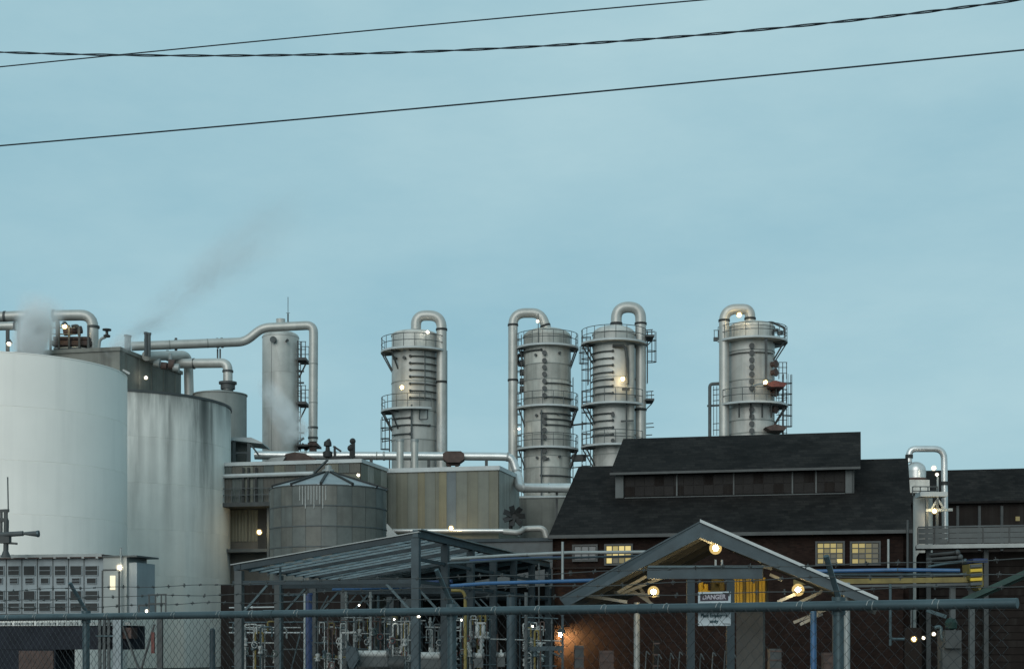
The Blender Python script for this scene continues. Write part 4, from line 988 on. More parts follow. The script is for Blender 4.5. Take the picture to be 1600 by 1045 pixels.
# gallery
tG = thing('elevated_gallery', 'elevated gallery of grey panels with pale lower edge at right', 'walkway', fK.pt(0, -1, 0))
zg0, zg1 = fK.z(851, 3, -1), fK.z(824, 3, -1)
MB().fbox(fK, -.2, uK, -1.6, .0, zg0 - .2, zg0).build('floor_beam', M['grey_panel'], tG)
MB().fbox(fK, -.2, uK, -1.66, -1.6, zg0 - .2, zg0 + .02).build('edge_strip', M['galv_pale'], tG)
pu = [fK.u(px, -1.5) for px in (1434, 1460, 1482, 1536, 1577, 1620, 1665, 1710)]
for a, b in zip(pu[:-1], pu[1:]):
    for q in range(3):
        z0 = zg0 + .06 + (zg1 - zg0 - .08) * q / 3
        MB().fbox(fK, a + .04, b - .04, -1.55, -1.49 - .015 * (q % 2), z0 + .012, z0 + (zg1 - zg0 - .08) / 3 - .012).build('panel', M['grey_panel'], tG)
    MB().fbox(fK, a - .03, a + .03, -1.58, -1.5, zg0, zg1).build('post', M['dark'], tG)
MB().fbox(fK, pu[0], pu[-1], -1.6, -1.48, zg1, zg1 + .08).build('top_rail', M['grey_steel'], tG)
for px in (1450, 1540, 1630): MB().bar(fK.on(px, 858, -.8), fK.pt(fK.u(px, -.8), -.8, 0), .25).build('leg', M['dark'], tG)
# junk beneath the gallery
for i, (a, b, py, m) in enumerate(((1448, 1500, 873, 'grey_steel'), (1460, 1508, 880, 'galv'), (1452, 1496, 866, 'dark'))):
    recenter(simple('pipe', ('middle', 'lowest', 'uppermost')[i] + ' of three short dull pipes slung under the elevated gallery', 'pipe', MB().tube(P(a, py + 1, 82), P(b, py - 3, 81), .09, 8).sphere(P(b, py - 3, 81), .16, 8), M[m], 'short pipes under the gallery'))

# pipe rack: mustard beam, blue pipe
YK = 66
tk = thing('pipe_rack', 'mustard yellow pipe bridge beam crossing in front of the brick hall', 'pipe rack', P(1420, 1045, YK))
MB().bar(P(1240, 909, YK + 1.5), P(1534, 905, YK - .5), .3, .22).build('upper_beam', M['mustard'], tk)
MB().bar(P(1240, 917, YK + 1.5), P(1534, 912, YK - .5), .26, .1).build('lower_flange', M['grey_steel'], tk)
MB().prism([P(1514, 881, YK - 1), P(1535, 879, YK - 1), P(1537, 914, YK - 1), P(1531, 922, YK - 1), P(1524, 914, YK - 1), P(1516, 905, YK - 1)], (0, 1, 0)).build('end_bracket', M['mustard'], tk)
for k in range(5): MB().bar(P(1516, 884 + k * 7, YK - 1.1), P(1534, 883 + k * 7, YK - 1.1), .12).build('end_clip', M['yellow'] if k % 2 else M['grey_steel'], tk)
for px in (1305, 1488, 1518): MB().bar(P(px, 914, YK), Vector((P(px, 0, YK).x, YK, 0)), .22).build('leg', M['grey_steel'], tk)
MB().box(P(1510, 0, YK).x, P(1532, 0, YK).x, YK - 1, YK, ZZ(880, YK), ZZ(874, YK)).build('blue_cap', M['blue_dark'], tk)
pipe_thing([P(1225, 893, YK + 1), P(1402, 890, YK), P(1500, 891, YK - .5)], S(3, YK), M['blue'], 'blue pipe lying on the mustard pipe bridge', flanges=[(P(1402, 890, YK), X3)], fl_m='galv')
pipe_thing([P(1230, 898, YK + 1.4), P(1512, 897, YK - .5)], S(2.2, YK), M['galv'], 'thin grey pipe behind the blue pipe on the mustard bridge')
pipe_thing([P(1450, 885, YK), P(1480, 880, YK), P(1510, 877, YK)], S(1.8, YK), M['galv'], 'thin dull pipe climbing to the blue cap of the bridge')
recenter(simple('conveyor', 'green sloping conveyor boom rising to the right edge', 'conveyor', MB().bar(P(1506, 938, 58), P(1640, 878, 56), .26, .2).bar(P(1506, 944, 58.3), P(1640, 884, 56.3), .1, .1), M['green']))

# ------------------------------------------------------------------ steel canopy (skeleton mono-pitch roof) centre left
fC = Fr(650, 55)
tc_ = thing('steel_canopy', 'blue grey steel frame canopy with sloping purlins, left of brick hall', 'canopy', fC.o)
uL = fC.u(374); zCr = fC.z(836, 0, 0); zCl = fC.z(887, uL, 0); zch = fC.z(909, uL / 2, 0)
sp = 3.9; NF = 7
for k in range(NF):
    v = k * sp
    MB().bar(fC.pt(uL - .2, v, zCl), fC.pt(.1, v, zCr), .14, .22).build('rafter', M['teal'], tc_)
    MB().bar(fC.pt(uL - .25, v, zch), fC.pt(0, v, zch), .14, .16).build('tie_beam', M['teal'], tc_)
    MB().fbox(fC, -.14, .14, v - .14, v + .14, 0, zCr - .12).build('post', M['teal_pale'] if k == 0 else M['teal'], tc_)
    MB().fbox(fC, uL - .14, uL + .14, v - .14, v + .14, 0, zCl - .11).build('post', M['grey_steel'], tc_)
    MB().bar(fC.pt(uL + .15, v, zch - 1.1), fC.pt(uL + 1.1, v, zch - .09), .08).build('knee_brace', M['galv'], tc_)
    MB().bar(fC.pt(-.15, v, zch - 1.1), fC.pt(-1.1, v, zch - .09), .08).build('knee_brace', M['galv'], tc_)
    if k == 0:
        MB().bar(fC.pt(uL - .3, v - .02, zCl + .12), fC.pt(.15, v - .02, zCr + .12), .22, .035).build('edge_trim', M['galv_pale'], tc_)
D = (NF - 1) * sp
MB().bar(fC.pt(0, -.1, zCr + .06), fC.pt(0, D, zCr + .06), .2, .26).build('eaves_beam', M['teal_pale'], tc_)
MB().bar(fC.pt(.14, -.1, zCr + .21), fC.pt(.14, D, zCr + .21), .16, .04).build('edge_trim', M['galv_pale'], tc_)
MB().bar(fC.pt(uL, -.1, zCl + .05), fC.pt(uL, D, zCl + .05), .16, .18).build('eaves_beam', M['teal'], tc_)
nr = 12; N2 = 9
for i in range(1, N2):                        # purlins along the depth
    t = i / N2; u = uL * (1 - t); z = zCl + (zCr - zCl) * t
    MB().bar(fC.pt(u, 0.1, z - .02 + .14), fC.pt(u, D, z - .02 + .14), .06, .1).build('purlin', M['purlin'], tc_)
first = None
nrf = 25
for i in range(1, nrf):                       # light intermediate rafters under the sheets
    if i % 4 == 0: continue
    v = D * i / nrf
    if first is None:
        first = MB().bar(fC.pt(uL, v, zCl - .08), fC.pt(-.1, v, zCr - .08), .06, .07).build('light_rafter', M['purlin'], tc_); vv = v
    else: dup(first, tc_, tuple(fC.V * (v - vv)))
for k in range(4, 8):                         # remaining roof sheets at the back, each with its own edge
    a, b = D * k / 8, D * (k + 1) / 8
    MB().prism([fC.pt(uL - .15, a + .02, zCl + .2), fC.pt(0, a + .02, zCr + .2), fC.pt(0, b - .02, zCr + .2), fC.pt(uL - .15, b - .02, zCl + .2)], (0, 0, .03)).build('roof_sheet', M['sheet_dark'], tc_)
for k in range(NF - 1):                       # side rails between the right hand posts
    for z in (zch, zch + .8):
        MB().bar(fC.pt(0, k * sp + .15, z), fC.pt(0, (k + 1) * sp - .15, z), .09, .12).build('side_rail', M['teal'], tc_)
# dark backdrop walls, added to darken the view under the canopy
fY = Fr(400, 71.6)
recenter(simple('yard_wall', 'dark corrugated yard wall between the steel canopy and the round silo', 'wall', MB().fbox(fY, fY.u(345), fY.u(572), 0, .25, 0, fY.z(912, 3, 0)), M['brickdark']))
recenter(simple('yard_wall', 'dark corrugated wall closing the far end of the steel canopy', 'wall', MB().fbox(fC, uL - .2, .2, D + .4, D + .65, 0, fC.z(914, 0, D)), M['brickdark']))

# blue and white pipes across
pipe_thing([P(706, 873, 53), P(800, 867, 50.5), P(890, 863, 49.5), P(1012, 862, 48.2)], S(2.6, 50), M['galv_pale'], 'pale straight pipe crossing above the blue pipe toward gable canopy', flanges=[(P(822, 866, 50.2), X3)], fl_m='galv_pale')
pipe_thing([P(700, 880, 52.5), P(820, 873, 50.6), P(1000, 868, 48.6)], S(1.8, 50), M['teal_pale'], 'thin blue grey pipe just below the pale straight pipe')
pipe_thing([P(735, 876, 54), P(800, 873, 53), P(880, 871, 52)], S(2.4, 53), M['blue_dark'], 'short dark blue pipe tucked behind the pale straight pipe')
pipe_thing([P(705, 915, 50), P(760, 911, 49.5), P(1010, 904, 47)], S(2.9, 49), M['blue'], 'long bright blue pipe crossing toward the gable canopy', flanges=[(P(860, 908, 48.5), X3)], fl_m='blue')
pipe_thing([P(520, 921, 61), P(620, 917, 60), P(706, 915, 59)], S(2.6, 60), M['blue'], 'blue pipe passing behind the front canopy post')
pipe_thing([P(572, 913, 64), P(706, 908, 62)], S(3, 63), M['blue_dark'], 'darker blue pipe above the blue pipe behind canopy post')
pipe_thing([P(879, 846, 49), P(879, 906, 49)], S(2, 49), M['galv_pale'], 'short upright pale pole crossing the blue and pale pipes')
pipe_thing([P(705, 922, 50), P(722, 922, 50), P(727, 930, 50), P(727, 1075, 50)], S(2.6, 50), M['mustard'], 'yellow brown pipe bending down behind the middle fence post', bend=S(6, 50))

# clutter under the canopy
pipe_thing([P(482, 926, 53.5), P(482, 1072, 53.5)], S(6, 53.5), M['blue_dark'], 'fat dark blue upright pipe under the left of the canopy', flanges=[(P(482, 928, 53.5), Z3), (P(482, 1000, 53.5), Z3)], fl_m='blue_dark')
pipe_thing([P(476, 927, 53), P(476, 1070, 53)], S(1.8, 53), M['galv_pale'], 'thin pale upright pipe hugging the fat blue pipe')
pipe_thing([P(798, 930, 48), P(798, 1075, 48)], S(6.5, 48), M['teal_pale'], 'thick blue grey upright column pipe with cap, centre foreground', flanges=[(P(798, 930, 48), Z3)], fl_m='teal_pale')
pipe_thing([P(822, 925, 51), P(822, 1072, 51)], S(2.8, 51), M['grey_steel'], 'mottled pale grey upright post right of the thick column')
pipe_thing([P(438, 880, 57.5), P(438, 1070, 57.5)], S(1.8, 57.5), M['galv'], 'slender grey green upright pole under left canopy')
ys = 62
for i, (px, y0, y1, r, m) in enumerate(sorted(((541, 924, 1000, 2, 'galv_pale'), (553, 950, 1020, 1.5, 'white_small'), (579, 924, 1035, 2.2, 'galv_pale'), (591, 930, 1030, 2, 'galv'), (606, 940, 1060, 1.5, 'teal_pale'), (618, 948, 1040, 1.2, 'galv'), (637, 955, 1060, 1.5, 'galv'), (655, 966, 1060, 2.6, 'white_small'), (672, 964, 1012, 2, 'galv_pale'), (686, 985, 1060, 1.5, 'grey_steel'), (708, 965, 1060, 1.8, 'galv_pale'), (720, 970, 1050, 1.5, 'galv'), (753, 985, 1030, 1.4, 'mustard'), (765, 955, 1060, 1.4, 'galv'), (777, 990, 1060, 1.4, 'rust'), (812, 935, 1060, 1.3, 'teal'), (842, 880, 1060, 1.3, 'grey_steel'), (862, 965, 1060, 1.3, 'grey_steel'), (411, 985, 1040, 1.2, 'grey_steel'), (512, 950, 1010, 1.6, 'grey_steel'), (533, 990, 1050, 1.3, 'galv')))):
    recenter(simple('pipe', SHADE[m] + ' slim upright pipe, ' + ORD[i] + ' from the left under the steel canopy', 'pipe', MB().tube(P(px, y1 + 12, ys + i % 5), P(px, y0, ys + i % 5), S(r, ys), 8).tube(P(px, (y0 + y1) / 2, ys + i % 5), P(px, (y0 + y1) / 2 + 3, ys + i % 5), S(r * 1.6, ys), 8).tube(P(px, y0 + 6, ys + i % 5), P(px, y0 + 9, ys + i % 5), S(r * 1.6, ys), 8), M[m], 'slim upright pipes under the canopy'))
for i, (x0, y0, x1, y1, r, m) in enumerate(sorted(((358, 949, 430, 948, 1.2, 'coping'), (358, 956, 472, 955, 1.4, 'galv_pale'), (358, 972, 560, 971, 1.2, 'galv'), (358, 980, 470, 980, 1.2, 'galv_pale'), (358, 988, 474, 988, 1.3, 'coping'), (440, 930, 478, 929, 1.6, 'teal_pale'), (440, 940, 478, 939, 1.2, 'teal_pale'), (440, 1014, 475, 1014, 1.2, 'grey_steel'), (362, 1041, 440, 1041, 1.0, 'galv'), (520, 971, 660, 970, 1.3, 'galv'), (590, 972, 665, 969, 1.0, 'galv_pale'), (640, 995, 690, 995, 1.0, 'galv'), (700, 996, 880, 1001, 1.0, 'galv_pale'), (815, 964, 872, 966, 1.0, 'galv'), (700, 1038, 800, 1038, 1.2, 'galv'), (645, 1040, 720, 1040, 1.2, 'galv'), (490, 1026, 560, 1026, 1.4, 'mustard'), (492, 1005, 535, 1005, 1.2, 'grey_steel'), (500, 962, 560, 961, 1.4, 'rust'), (820, 1012, 875, 1012, 2.0, 'teal_pale'), (830, 1040, 870, 1040, 1.0, 'galv')), key=lambda q: q[1])):
    recenter(simple('pipe', SHADE[m] + ' slim level pipe, ' + ORD[i] + ' from the top under the steel canopy', 'pipe', MB().tube(P(x0, y0, ys + 1 + i % 4), P(x1, y1, ys + 1 + i % 4), S(r, ys), 8).sphere(P((x0 + x1) / 2, (y0 + y1) / 2, ys + 1 + i % 4), S(r * 1.9, ys), 8), M[m], 'slim level pipes under the canopy'))
for i, (x0, y0, x1, y1) in enumerate(sorted(((455, 1045, 470, 985), (541, 945, 558, 927), (562, 927, 580, 950), (665, 972, 672, 990), (679, 964, 673, 985), (612, 968, 622, 985), (640, 970, 621, 986), (750, 935, 765, 950), (495, 962, 513, 930)))):
    recenter(simple('brace', 'slim diagonal brace, ' + ORD[i] + ' from the left under the steel canopy', 'brace', MB().bar(P(x0, y0, ys + 2), P(x1, y1, ys + 2), S(2, ys)), M['galv'], 'diagonal braces under the canopy'))
def pump(px, py, Y, w, h, m, label):
    t = thing('pump', label, 'pump', P(px, py + h / 2 + 12, Y), 'white pumps under the canopy')
    a, b = P(px - w / 2, py, Y), P(px + w / 2, py, Y); r = S(h / 2, Y)
    MB().tube(a, b, r, 16).build('casing', M[m], t)
    for p in (a, b): MB().tube(p - Vector((.05, 0, 0)), p + Vector((.05, 0, 0)), r * 1.2, 16).build('flange', M['grey_steel'], t)
    MB().tube(P(px, py - h * 1.1, Y), P(px, py, Y), r * .4, 10).build('outlet', M[m], t)
    MB().box(a.x, b.x, Y - r, Y + r, P(px, py + h / 2 + 14, Y).z, P(px, py + h * .45, Y).z).build('base_plinth', M['grey_steel'], t)
pump(578, 1021, 58, 56, 11, 'white_small', 'longest white horizontal pump casing under the canopy')
pump(672, 1024, 59, 34, 12, 'white_small', 'white pump casing right of the front canopy post')
pump(748, 1024, 60, 14, 9, 'white_small', 'small white pump body below the twin valve')
pump(783, 1023, 61, 12, 8, 'white_small', 'smallest white pump body beside the thick column')
tvv = thing('twin_valve', 'pale twin flanged valve on a stem left of the thick column', 'valve', P(750, 1020, 57))
for px in (746, 755): MB().lathe([(S(2, 57), S(-12, 57)), (S(3.5, 57), S(-9, 57)), (S(3.5, 57), S(6, 57)), (S(2, 57), S(9, 57))], P(px, 984, 57), 12).build('valve_body', M['galv_pale'], tvv)
MB().bar(P(742, 973, 57), P(759, 973, 57), .1, .08).bar(P(742, 994, 57), P(759, 994, 57), .1, .08).tube(P(752, 994, 57), P(752, 1020, 57), .06, 8).build('yoke', M['galv_pale'], tvv)
th = thing('hopper', 'pale green funnel hopper on a frame below the pump', 'hopper', P(549, 1045, 57))
MB().prism([P(541, 1008, 57), P(556, 1012, 57), P(560, 1030, 57), P(552, 1044, 57), P(546, 1044, 57), P(540, 1026, 57)], (0, .7, 0)).build('funnel', M['teal_pale'], th)
MB().bar(P(533, 988, 57), P(533, 1060, 57), .06).bar(P(533, 988, 57), P(556, 987, 57), .06).build('frame', M['galv_pale'], th)
tfl = thing('float_drum', 'dark round drum lying low beneath the white pumps', 'drum', P(597, 1050, 60))
MB().tube(P(560, 1040, 60), P(632, 1038, 60), S(14, 60), 20).build('drum', M['dark'], tfl)
def manifold(px, py, w, h, Y, seed, label):
    """Tangle of small pipes, valves and hand wheels on a bed frame."""
    rg = random.Random(seed); t = thing('pipe_manifold', label, 'manifold', (P(px, py, Y).x, Y, 0), 'pipe manifolds under the canopy')
    q = lambda dx, dy, dv=0.0: P(px + dx * w, py + dy * h, Y) + Vector((0, dv, 0))
    ms = ('white_small', 'galv_pale', 'galv', 'white_small', 'grey_steel', 'mustard', 'rust')
    for k in range(14):
        x = -.5 + rg.random(); y0 = -.5 + .3 * rg.random(); x2 = x + rg.choice((-.2, .2, .3)); dv = rg.random()
        MB().pipe([q(x, .9, dv), q(x, y0, dv), q(x2, y0, dv), q(x2, y0 + .25, dv)], S(rg.choice((.7, 1.0, 1.5)), Y), 8).build('pipe', M[ms[rg.randrange(7)]], t)
        p = q(x, rg.random() * .6, dv)
        v = MB().lathe([(.02, -.16), (.1, -.14), (.1, -.08), (.06, 0), (.1, .08), (.1, .14), (.02, .16)], p, 10).tube(p, p + Vector((0, -.22, 0)), .03, 6).build('valve', M[ms[rg.randrange(4)]], t)
        if k % 2: MB().sweep([p + Vector((.11 * math.cos(a * PI / 5), -.22, .11 * math.sin(a * PI / 5))) for a in range(11)], .018, 5).build('handwheel', M[('red', 'green', 'white_small', 'dark')[rg.randrange(4)]], v)
    for k in range(3):
        y = -.3 + .35 * k; MB().tube(q(-.6, y, .5), q(.6, y + .02, .5), S(1.1, Y), 8).build('header', M[ms[rg.randrange(3)]], t)
for i, (px, py, w, h, Y) in enumerate(((398, 1000, 60, 60, 60), (512, 1000, 40, 70, 59), (572, 985, 60, 70, 62), (627, 995, 40, 70, 60), (690, 1000, 45, 70, 61), (741, 990, 40, 80, 62), (835, 1000, 30, 60, 60))):
    manifold(px, py, w, h, Y, 11 + i, 'tangled pipe manifold with small valves, ' + ORD[i] + ' from the left under the steel canopy')
lamp(573, 957, 58, 2.6, 'white lamp just above fence rail under the canopy, left', 'bulb_cool', hood=False)
lamp(561, 945, 60, 1.7, 'tiny white lamp between the diagonal braces under the canopy', 'bulb_cool', hood=False)
lamp(616, 967, 60, 1.9, 'dim white lamp in the middle of the canopy tangle', 'bulb_cool', hood=False)
lamp(654, 962, 53.5, 3.0, 'bright white lamp at the foot of the front canopy post', 'bulb_cool', hood=False)
lamp(721, 968, 57, 1.8, 'small white lamp beside the yellow brown pipe', 'bulb_cool', hood=False)
lamp(832, 978, 57, 1.9, 'small white lamp between pale post and brick corner', 'bulb_cool', hood=False)
# bracket table by the wall lamp
tbk = thing('steel_stand', 'blue grey steel bracket stand in front of the orange wall lamp', 'stand', P(848, 1045, 55))
MB().bar(P(828, 1013, 55), P(878, 1012, 55), .1, .16).build('top_beam', M['teal_pale'], tbk)
MB().bar(P(872, 1014, 55), P(879, 1027, 55), .07).bar(P(860, 1017, 55), P(879, 1027, 55), .06).build('brace', M['teal_pale'], tbk)
for px in (860, 879): MB().bar(P(px, 1012 if px < 870 else 960, 55), Vector((P(px, 0, 55).x, 55, 0)), .08).build('leg', M['teal_pale'], tbk)

# ------------------------------------------------------------------ gable canopy with lamps
fG = Fr(1095, 40)
tgc = thing('gable_canopy', 'open gabled canopy with pale grey bargeboards lit by bare lamps', 'canopy', fG.o)
aL, aP, aR = fG.on(876, 936, 0), fG.on(1095, 817, 0), fG.on(1372, 938, 0)
ex = fG.V * -.12
def board(p, q, drop, name, m, fwd=0.0):
    f = fG.V * -fwd
    return MB().prism([p + f, q + f, q + f + Vector((0, 0, -drop)), p + f + Vector((0, 0, -drop))], ex).build(name, M[m], tgc)
dr = S(23, 40)
MB().prism([aL, aP, aP - Vector((0, 0, dr)), aL + Vector((S(10, 40), 0, -S(12, 40)))], ex).build('bargeboard', M['teal_pale'], tgc)
MB().prism([aP, aR, aR - Vector((S(3, 40), 0, S(12, 40))), aP - Vector((0, 0, dr))], ex).build('bargeboard', M['teal_pale'], tgc)
MB().prism([aP + Vector((0, 0, .01)), aR + Vector((0, 0, .01)), aR + Vector((0, 0, .09)), aP + Vector((0, 0, .09))], fG.V * -.2).build('drip_edge', M['coping'], tgc)
MB().prism([aL + Vector((0, 0, .01)), aP + Vector((0, 0, .01)), aP + Vector((0, 0, .05)), aL + Vector((0, 0, .05))], fG.V * -.14).build('drip_edge', M['teal_pale'], tgc)
dp = 7.0
for a, b in ((aL, aP), (aP, aR)):
    MB().prism([a + fG.V * .002, b + fG.V * .002, b + fG.V * dp, a + fG.V * dp], (0, 0, .06)).build('roof_slope', M['roof'], tgc)
    for k in range(10):           # soffit boards
        t0, t1 = k / 10, (k + 1) / 10
        p, q = a.lerp(b, t0 + .004), a.lerp(b, t1 - .004)
        MB().prism([p + fG.V * .02, q + fG.V * .02, q + fG.V * dp, p + fG.V * dp], (0, 0, -.03 - .008 * (k % 2))).build('soffit_board', M['wood'], tgc)
    for k in range(1, 5):         # rafters inside
        MB().bar(a + fG.V * (k * 1.6) + Vector((0, 0, -.16)), b + fG.V * (k * 1.6) + Vector((0, 0, -.16)), .1, .2).build('rafter', M['grey_steel'], tgc)
c0, c1_ = fG.on(1012, 894, .1), fG.on(1192, 894, .1)
MB().bar(c0, c1_, .2, S(20, 40)).build('collar_beam', M['teal_pale'], tgc)
MB().bar(c0 + Vector((0, -.14, S(9, 40))), c1_ + Vector((0, -.14, S(9, 40))), .08, .05).build('beam_edge', M['galv'], tgc)
for px, m in ((1079, 'teal'), (1141, 'teal')):
    q = fG.on(px, 905, .1); MB().box(q.x - .1, q.x + .1, q.y - .1, q.y + .1, 0, q.z).build('post', M[m], tgc)
for px in (995, 1271, 1323):
    v = 1.5 if px != 1323 else .3
    q = fG.on(px, 955 if px != 1323 else 925, v)
    MB().tube(Vector((q.x, q.y, 0)), q + Vector((0, 0, .25)), .085, 10).build('post', M['galv_pale'] if px != 1271 else M['blue'], tgc)
for a, b, v in (((1064, 852), (1104, 833), .8), ((1084, 836), (1113, 848), .9), ((1010, 900), (965, 925), 1.4), ((1036, 902), (972, 926), 1.8), ((960, 925), (1030, 930), 2.2), ((988, 922), (1026, 948), 2.4), ((1000, 918), (1020, 948), 2.6), ((1190, 884), (1206, 888), 1.0), ((1203, 897), (1222, 906), 1.3), ((1215, 940), (1242, 928), 1.2), ((1250, 940), (1275, 928), 2.2), ((1262, 938), (1285, 922), 2.6), ((1240, 972), (1290, 952), 2.4), ((1250, 975), (1285, 958), 2.0), ((905, 928), (980, 940), 1.2), ((1160, 855), (1190, 878), 2.0)):
    MB().bar(fG.on(a[0], a[1], v), fG.on(b[0], b[1], v), .06, .08).build('brace', M['cabin'], tgc)
for px in (1118, 1128): MB().bar(fG.on(px, 886, .3), fG.on(px, 874, .3), .05).build('lamp_stub', M['galv_pale'], tgc)
# yellow machinery
ty = thing('yellow_machine', 'yellow ribbed machine casing glowing inside the gable canopy', 'machine', fG.pt(1, 4, 0))
for k in range(10):
    a = fG.on(1146 + k * 5, 902, 3.0); b = fG.on(1146 + k * 5, 948, 3.0); w = S(4.2, 42)
    MB().prism([a, a + fG.U * w, b + fG.U * w, b], fG.V * (.1 + .04 * (k % 2))).build('rib_panel', M['yellow'] if k not in (3, 7) else M['mustard'], ty)
MB().fbox(fG, fG.u(1145, 3.2), fG.u(1197, 3.2), 3.2, 4.2, fG.z(948, 1, 3.2), fG.z(902, 1, 3.2)).build('casing', M['mustard'], ty)
MB().fbox(fG, fG.u(1150, 3.2), fG.u(1192, 3.2), 3.3, 4.1, 0, fG.z(949, 1, 3.2)).build('stand', M['dark'], ty)
ty2 = thing('yellow_machine', 'small yellow painted gear directly above the danger sign', 'machine', fG.pt(0, 3, 0))
MB().tube(fG.on(1094, 924, 2.6), fG.on(1106, 924, 2.6), S(5, 42), 12).tube(fG.on(1095, 908, 2.6), fG.on(1095, 926, 2.6), .07, 8).pipe([fG.on(1103, 912, 2.6), fG.on(1103, 924, 2.6), fG.on(1110, 926, 2.6)], .06, 8).build('gear_casing', M['yellow'], ty2)
MB().pipe([fG.on(1118, 908, 2.8), fG.on(1128, 908, 2.8), fG.on(1128, 922, 2.8)], .08, 8).box(fG.on(1112, 0, 2.9).x, fG.on(1132, 0, 2.9).x, 42.9, 43.1, ZZ(925, 43), ZZ(902, 43)).build('gear_guard', M['mustard'], ty2)
lamp(1118, 856, 40.4, 7.0, 'largest bright lamp in the peak of the gable canopy', 'bulb_gable', hood=False)
lamp(1021, 924, 40.8, 6.5, 'bright lamp in the left half of the gable canopy', 'bulb_gable', hood=False)
lamp(1247, 921, 40.3, 7.0, 'bright lamp in the right half of the gable canopy', 'bulb_gable', hood=False)
# right hand machinery with lamps
tmx = thing('teal_machine', 'teal green machine with control box near the right lamps', 'machine', P(1478, 1020, 52))
MB().lathe([(S(3, 52), 0), (S(9, 52), S(3, 52)), (S(10, 52), S(12, 52)), (S(6, 52), S(18, 52)), (.02, S(19, 52))], P(1486, 984, 52), 14).build('motor_dome', M['green_dark'], tmx)
MB().box(P(1472, 0, 52).x, P(1497, 0, 52).x, 51.6, 52.6, ZZ(1012, 52), ZZ(984, 52)).build('control_box', M['dark'], tmx)
MB().bar(P(1448, 953, 52), P(1478, 963, 52), .12).build('boom', M['galv'], tmx)
MB().pipe([P(1460, 980, 52), P(1470, 978, 52), P(1472, 1000, 52), P(1500, 1004, 52)], .06, 8).build('hose', M['galv'], tmx)
MB().box(P(1470, 0, 52).x, P(1500, 0, 52).x, 51.8, 52.4, 0, ZZ(1012, 52)).build('pedestal', M['dark'], tmx)
for px, py, r, lb, kd in ((1428, 998, 4.2, 'warm bright lamp, leftmost of three low lamps at right', 'bulb_hot'), (1443, 996, 2.8, 'small white lamp, middle of three low lamps at right', 'bulb_cool'), (1459, 990, 3.2, 'white lamp, rightmost of three low lamps at right', 'bulb_cool')):
    lamp(px, py, 51.5, r, lb, kd, hood=False)
recenter(simple('pipe', 'pale bent pipe dropping beside the low right lamps', 'pipe', MB().pipe([P(1391, 912, 56), P(1391, 998, 56), P(1415, 998, 56)], .05, 8, .12).tube(P(1391, 998, 56), P(1391, 1008, 56), .05, 8), M['galv']))
recenter(simple('pipe', 'thin dark conduit standing over the warm low lamp', 'pipe', MB().tube(P(1424, 950, 54), P(1424, 992, 54), .035, 6), M['grey_steel']))
recenter(simple('lamp_panel', 'small brown board behind the warm low lamp', 'board', MB().box(P(1414, 0, 53).x, P(1440, 0, 53).x, 53, 53.06, 0.4, ZZ(980, 53)), M['brickdark']))
for i, (px, w, h, m, lb) in enumerate(((905, 14, 22, 'dark', 'low dark crate at the left corner of the brick hall'), (948, 22, 14, 'rust', 'wide rusty bin at the foot of the brick hall'), (1026, 9, 30, 'brickdark', 'narrow tall dark locker behind the danger sign, at left'), (1212, 18, 17, 'dark', 'dark box beside the yellow ribbed machine'), (1300, 25, 11, 'rust', 'low rust brown skip at the right of the gable canopy'))):
    q = P(px, 1030 - h, 64 + i % 3); t = thing('crate', lb, 'crate', (q.x, q.y, 0))
    hw = S(w, 64) / 2
    MB().box(q.x - hw, q.x + hw, q.y, q.y + .6, 0, q.z).build('body', M[m], t)
    for k in range(3): MB().box(q.x - hw - .02, q.x + hw + .02, q.y - .03, q.y - .002, q.z * (.3 + .3 * k), q.z * (.3 + .3 * k) + .06).build('batten', M['rust'], t)
trk = thing('rod_rack', 'low rack of dull hooked rods under the gable canopy', 'rack', P(1070, 1045, 58))
for i in range(9):
    x = 1008 + i * 17 + (i * 7 % 5); y = 1016 + (i * 5 % 7)
    MB().pipe([P(x, 1050, 58 + .2 * (i % 3)), P(x + 2, y, 58), P(x + 7, y + 6 + i % 3 * 2, 58)], .025, 6).build('hooked_rod', M['grey_steel'], trk)

# ------------------------------------------------------------------ left: louvred house
fT = Fr(160, 58)
tl_ = thing('louvre_house', 'elevated grey house with rows of dark louvres and lit end cabin', 'building', fT.o)
uT = fT.u(-60); zt0, zt1 = fT.z(958, -2, 0), fT.z(872, -2, 0)
MB().fbox(fT, uT, 0, .08, 1.4, zt0, zt1).build('wall', M['trailer'], tl_)
MB().fbox(fT, uT - .1, .05, -.14, 1.5, zt1, zt1 + .13).build('roof', M['rust'], tl_)
MB().fbox(fT, uT - .1, .05, -.16, -.14, zt1 + .04, zt1 + .15).build('roof_edge', M['orange'] if False else M['galv_pale'], tl_)
lrows = ((884, 898, 17), (903, 911, 12), (923, 937, 17), (942, 954, 17))
for i in range(10):
    px = 142 - 24.3 * i
    for py0, py1, w in lrows:
        if i == 0: w += 2
        u0_, u1_ = fT.u(px - w / 2), fT.u(px + w / 2); z0, z1 = fT.z(py1, u0_, 0), fT.z(py0, u0_, 0)
        b = MB().fbox(fT, u0_, u1_, .04, .079, z0, z1).build('louvre', M['black'], tl_)
        o = MB().fbox(fT, u0_ - .018, u0_, .03, .079, z0 - .018, z1 + .018).fbox(fT, u1_, u1_ + .018, .03, .079, z0 - .018, z1 + .018).fbox(fT, u0_, u1_, .03, .079, z1, z1 + .018).fbox(fT, u0_, u1_, .03, .079, z0 - .018, z0)
        nsl = 2 if (i + py0) % 3 else 1
        for q in range(1, nsl): z = z0 + (z1 - z0) * q / nsl; o.fbox(fT, u0_, u1_, .01, .04, z - .008, z + .008)
        o.build('louvre_frame', M['trailer'], b)
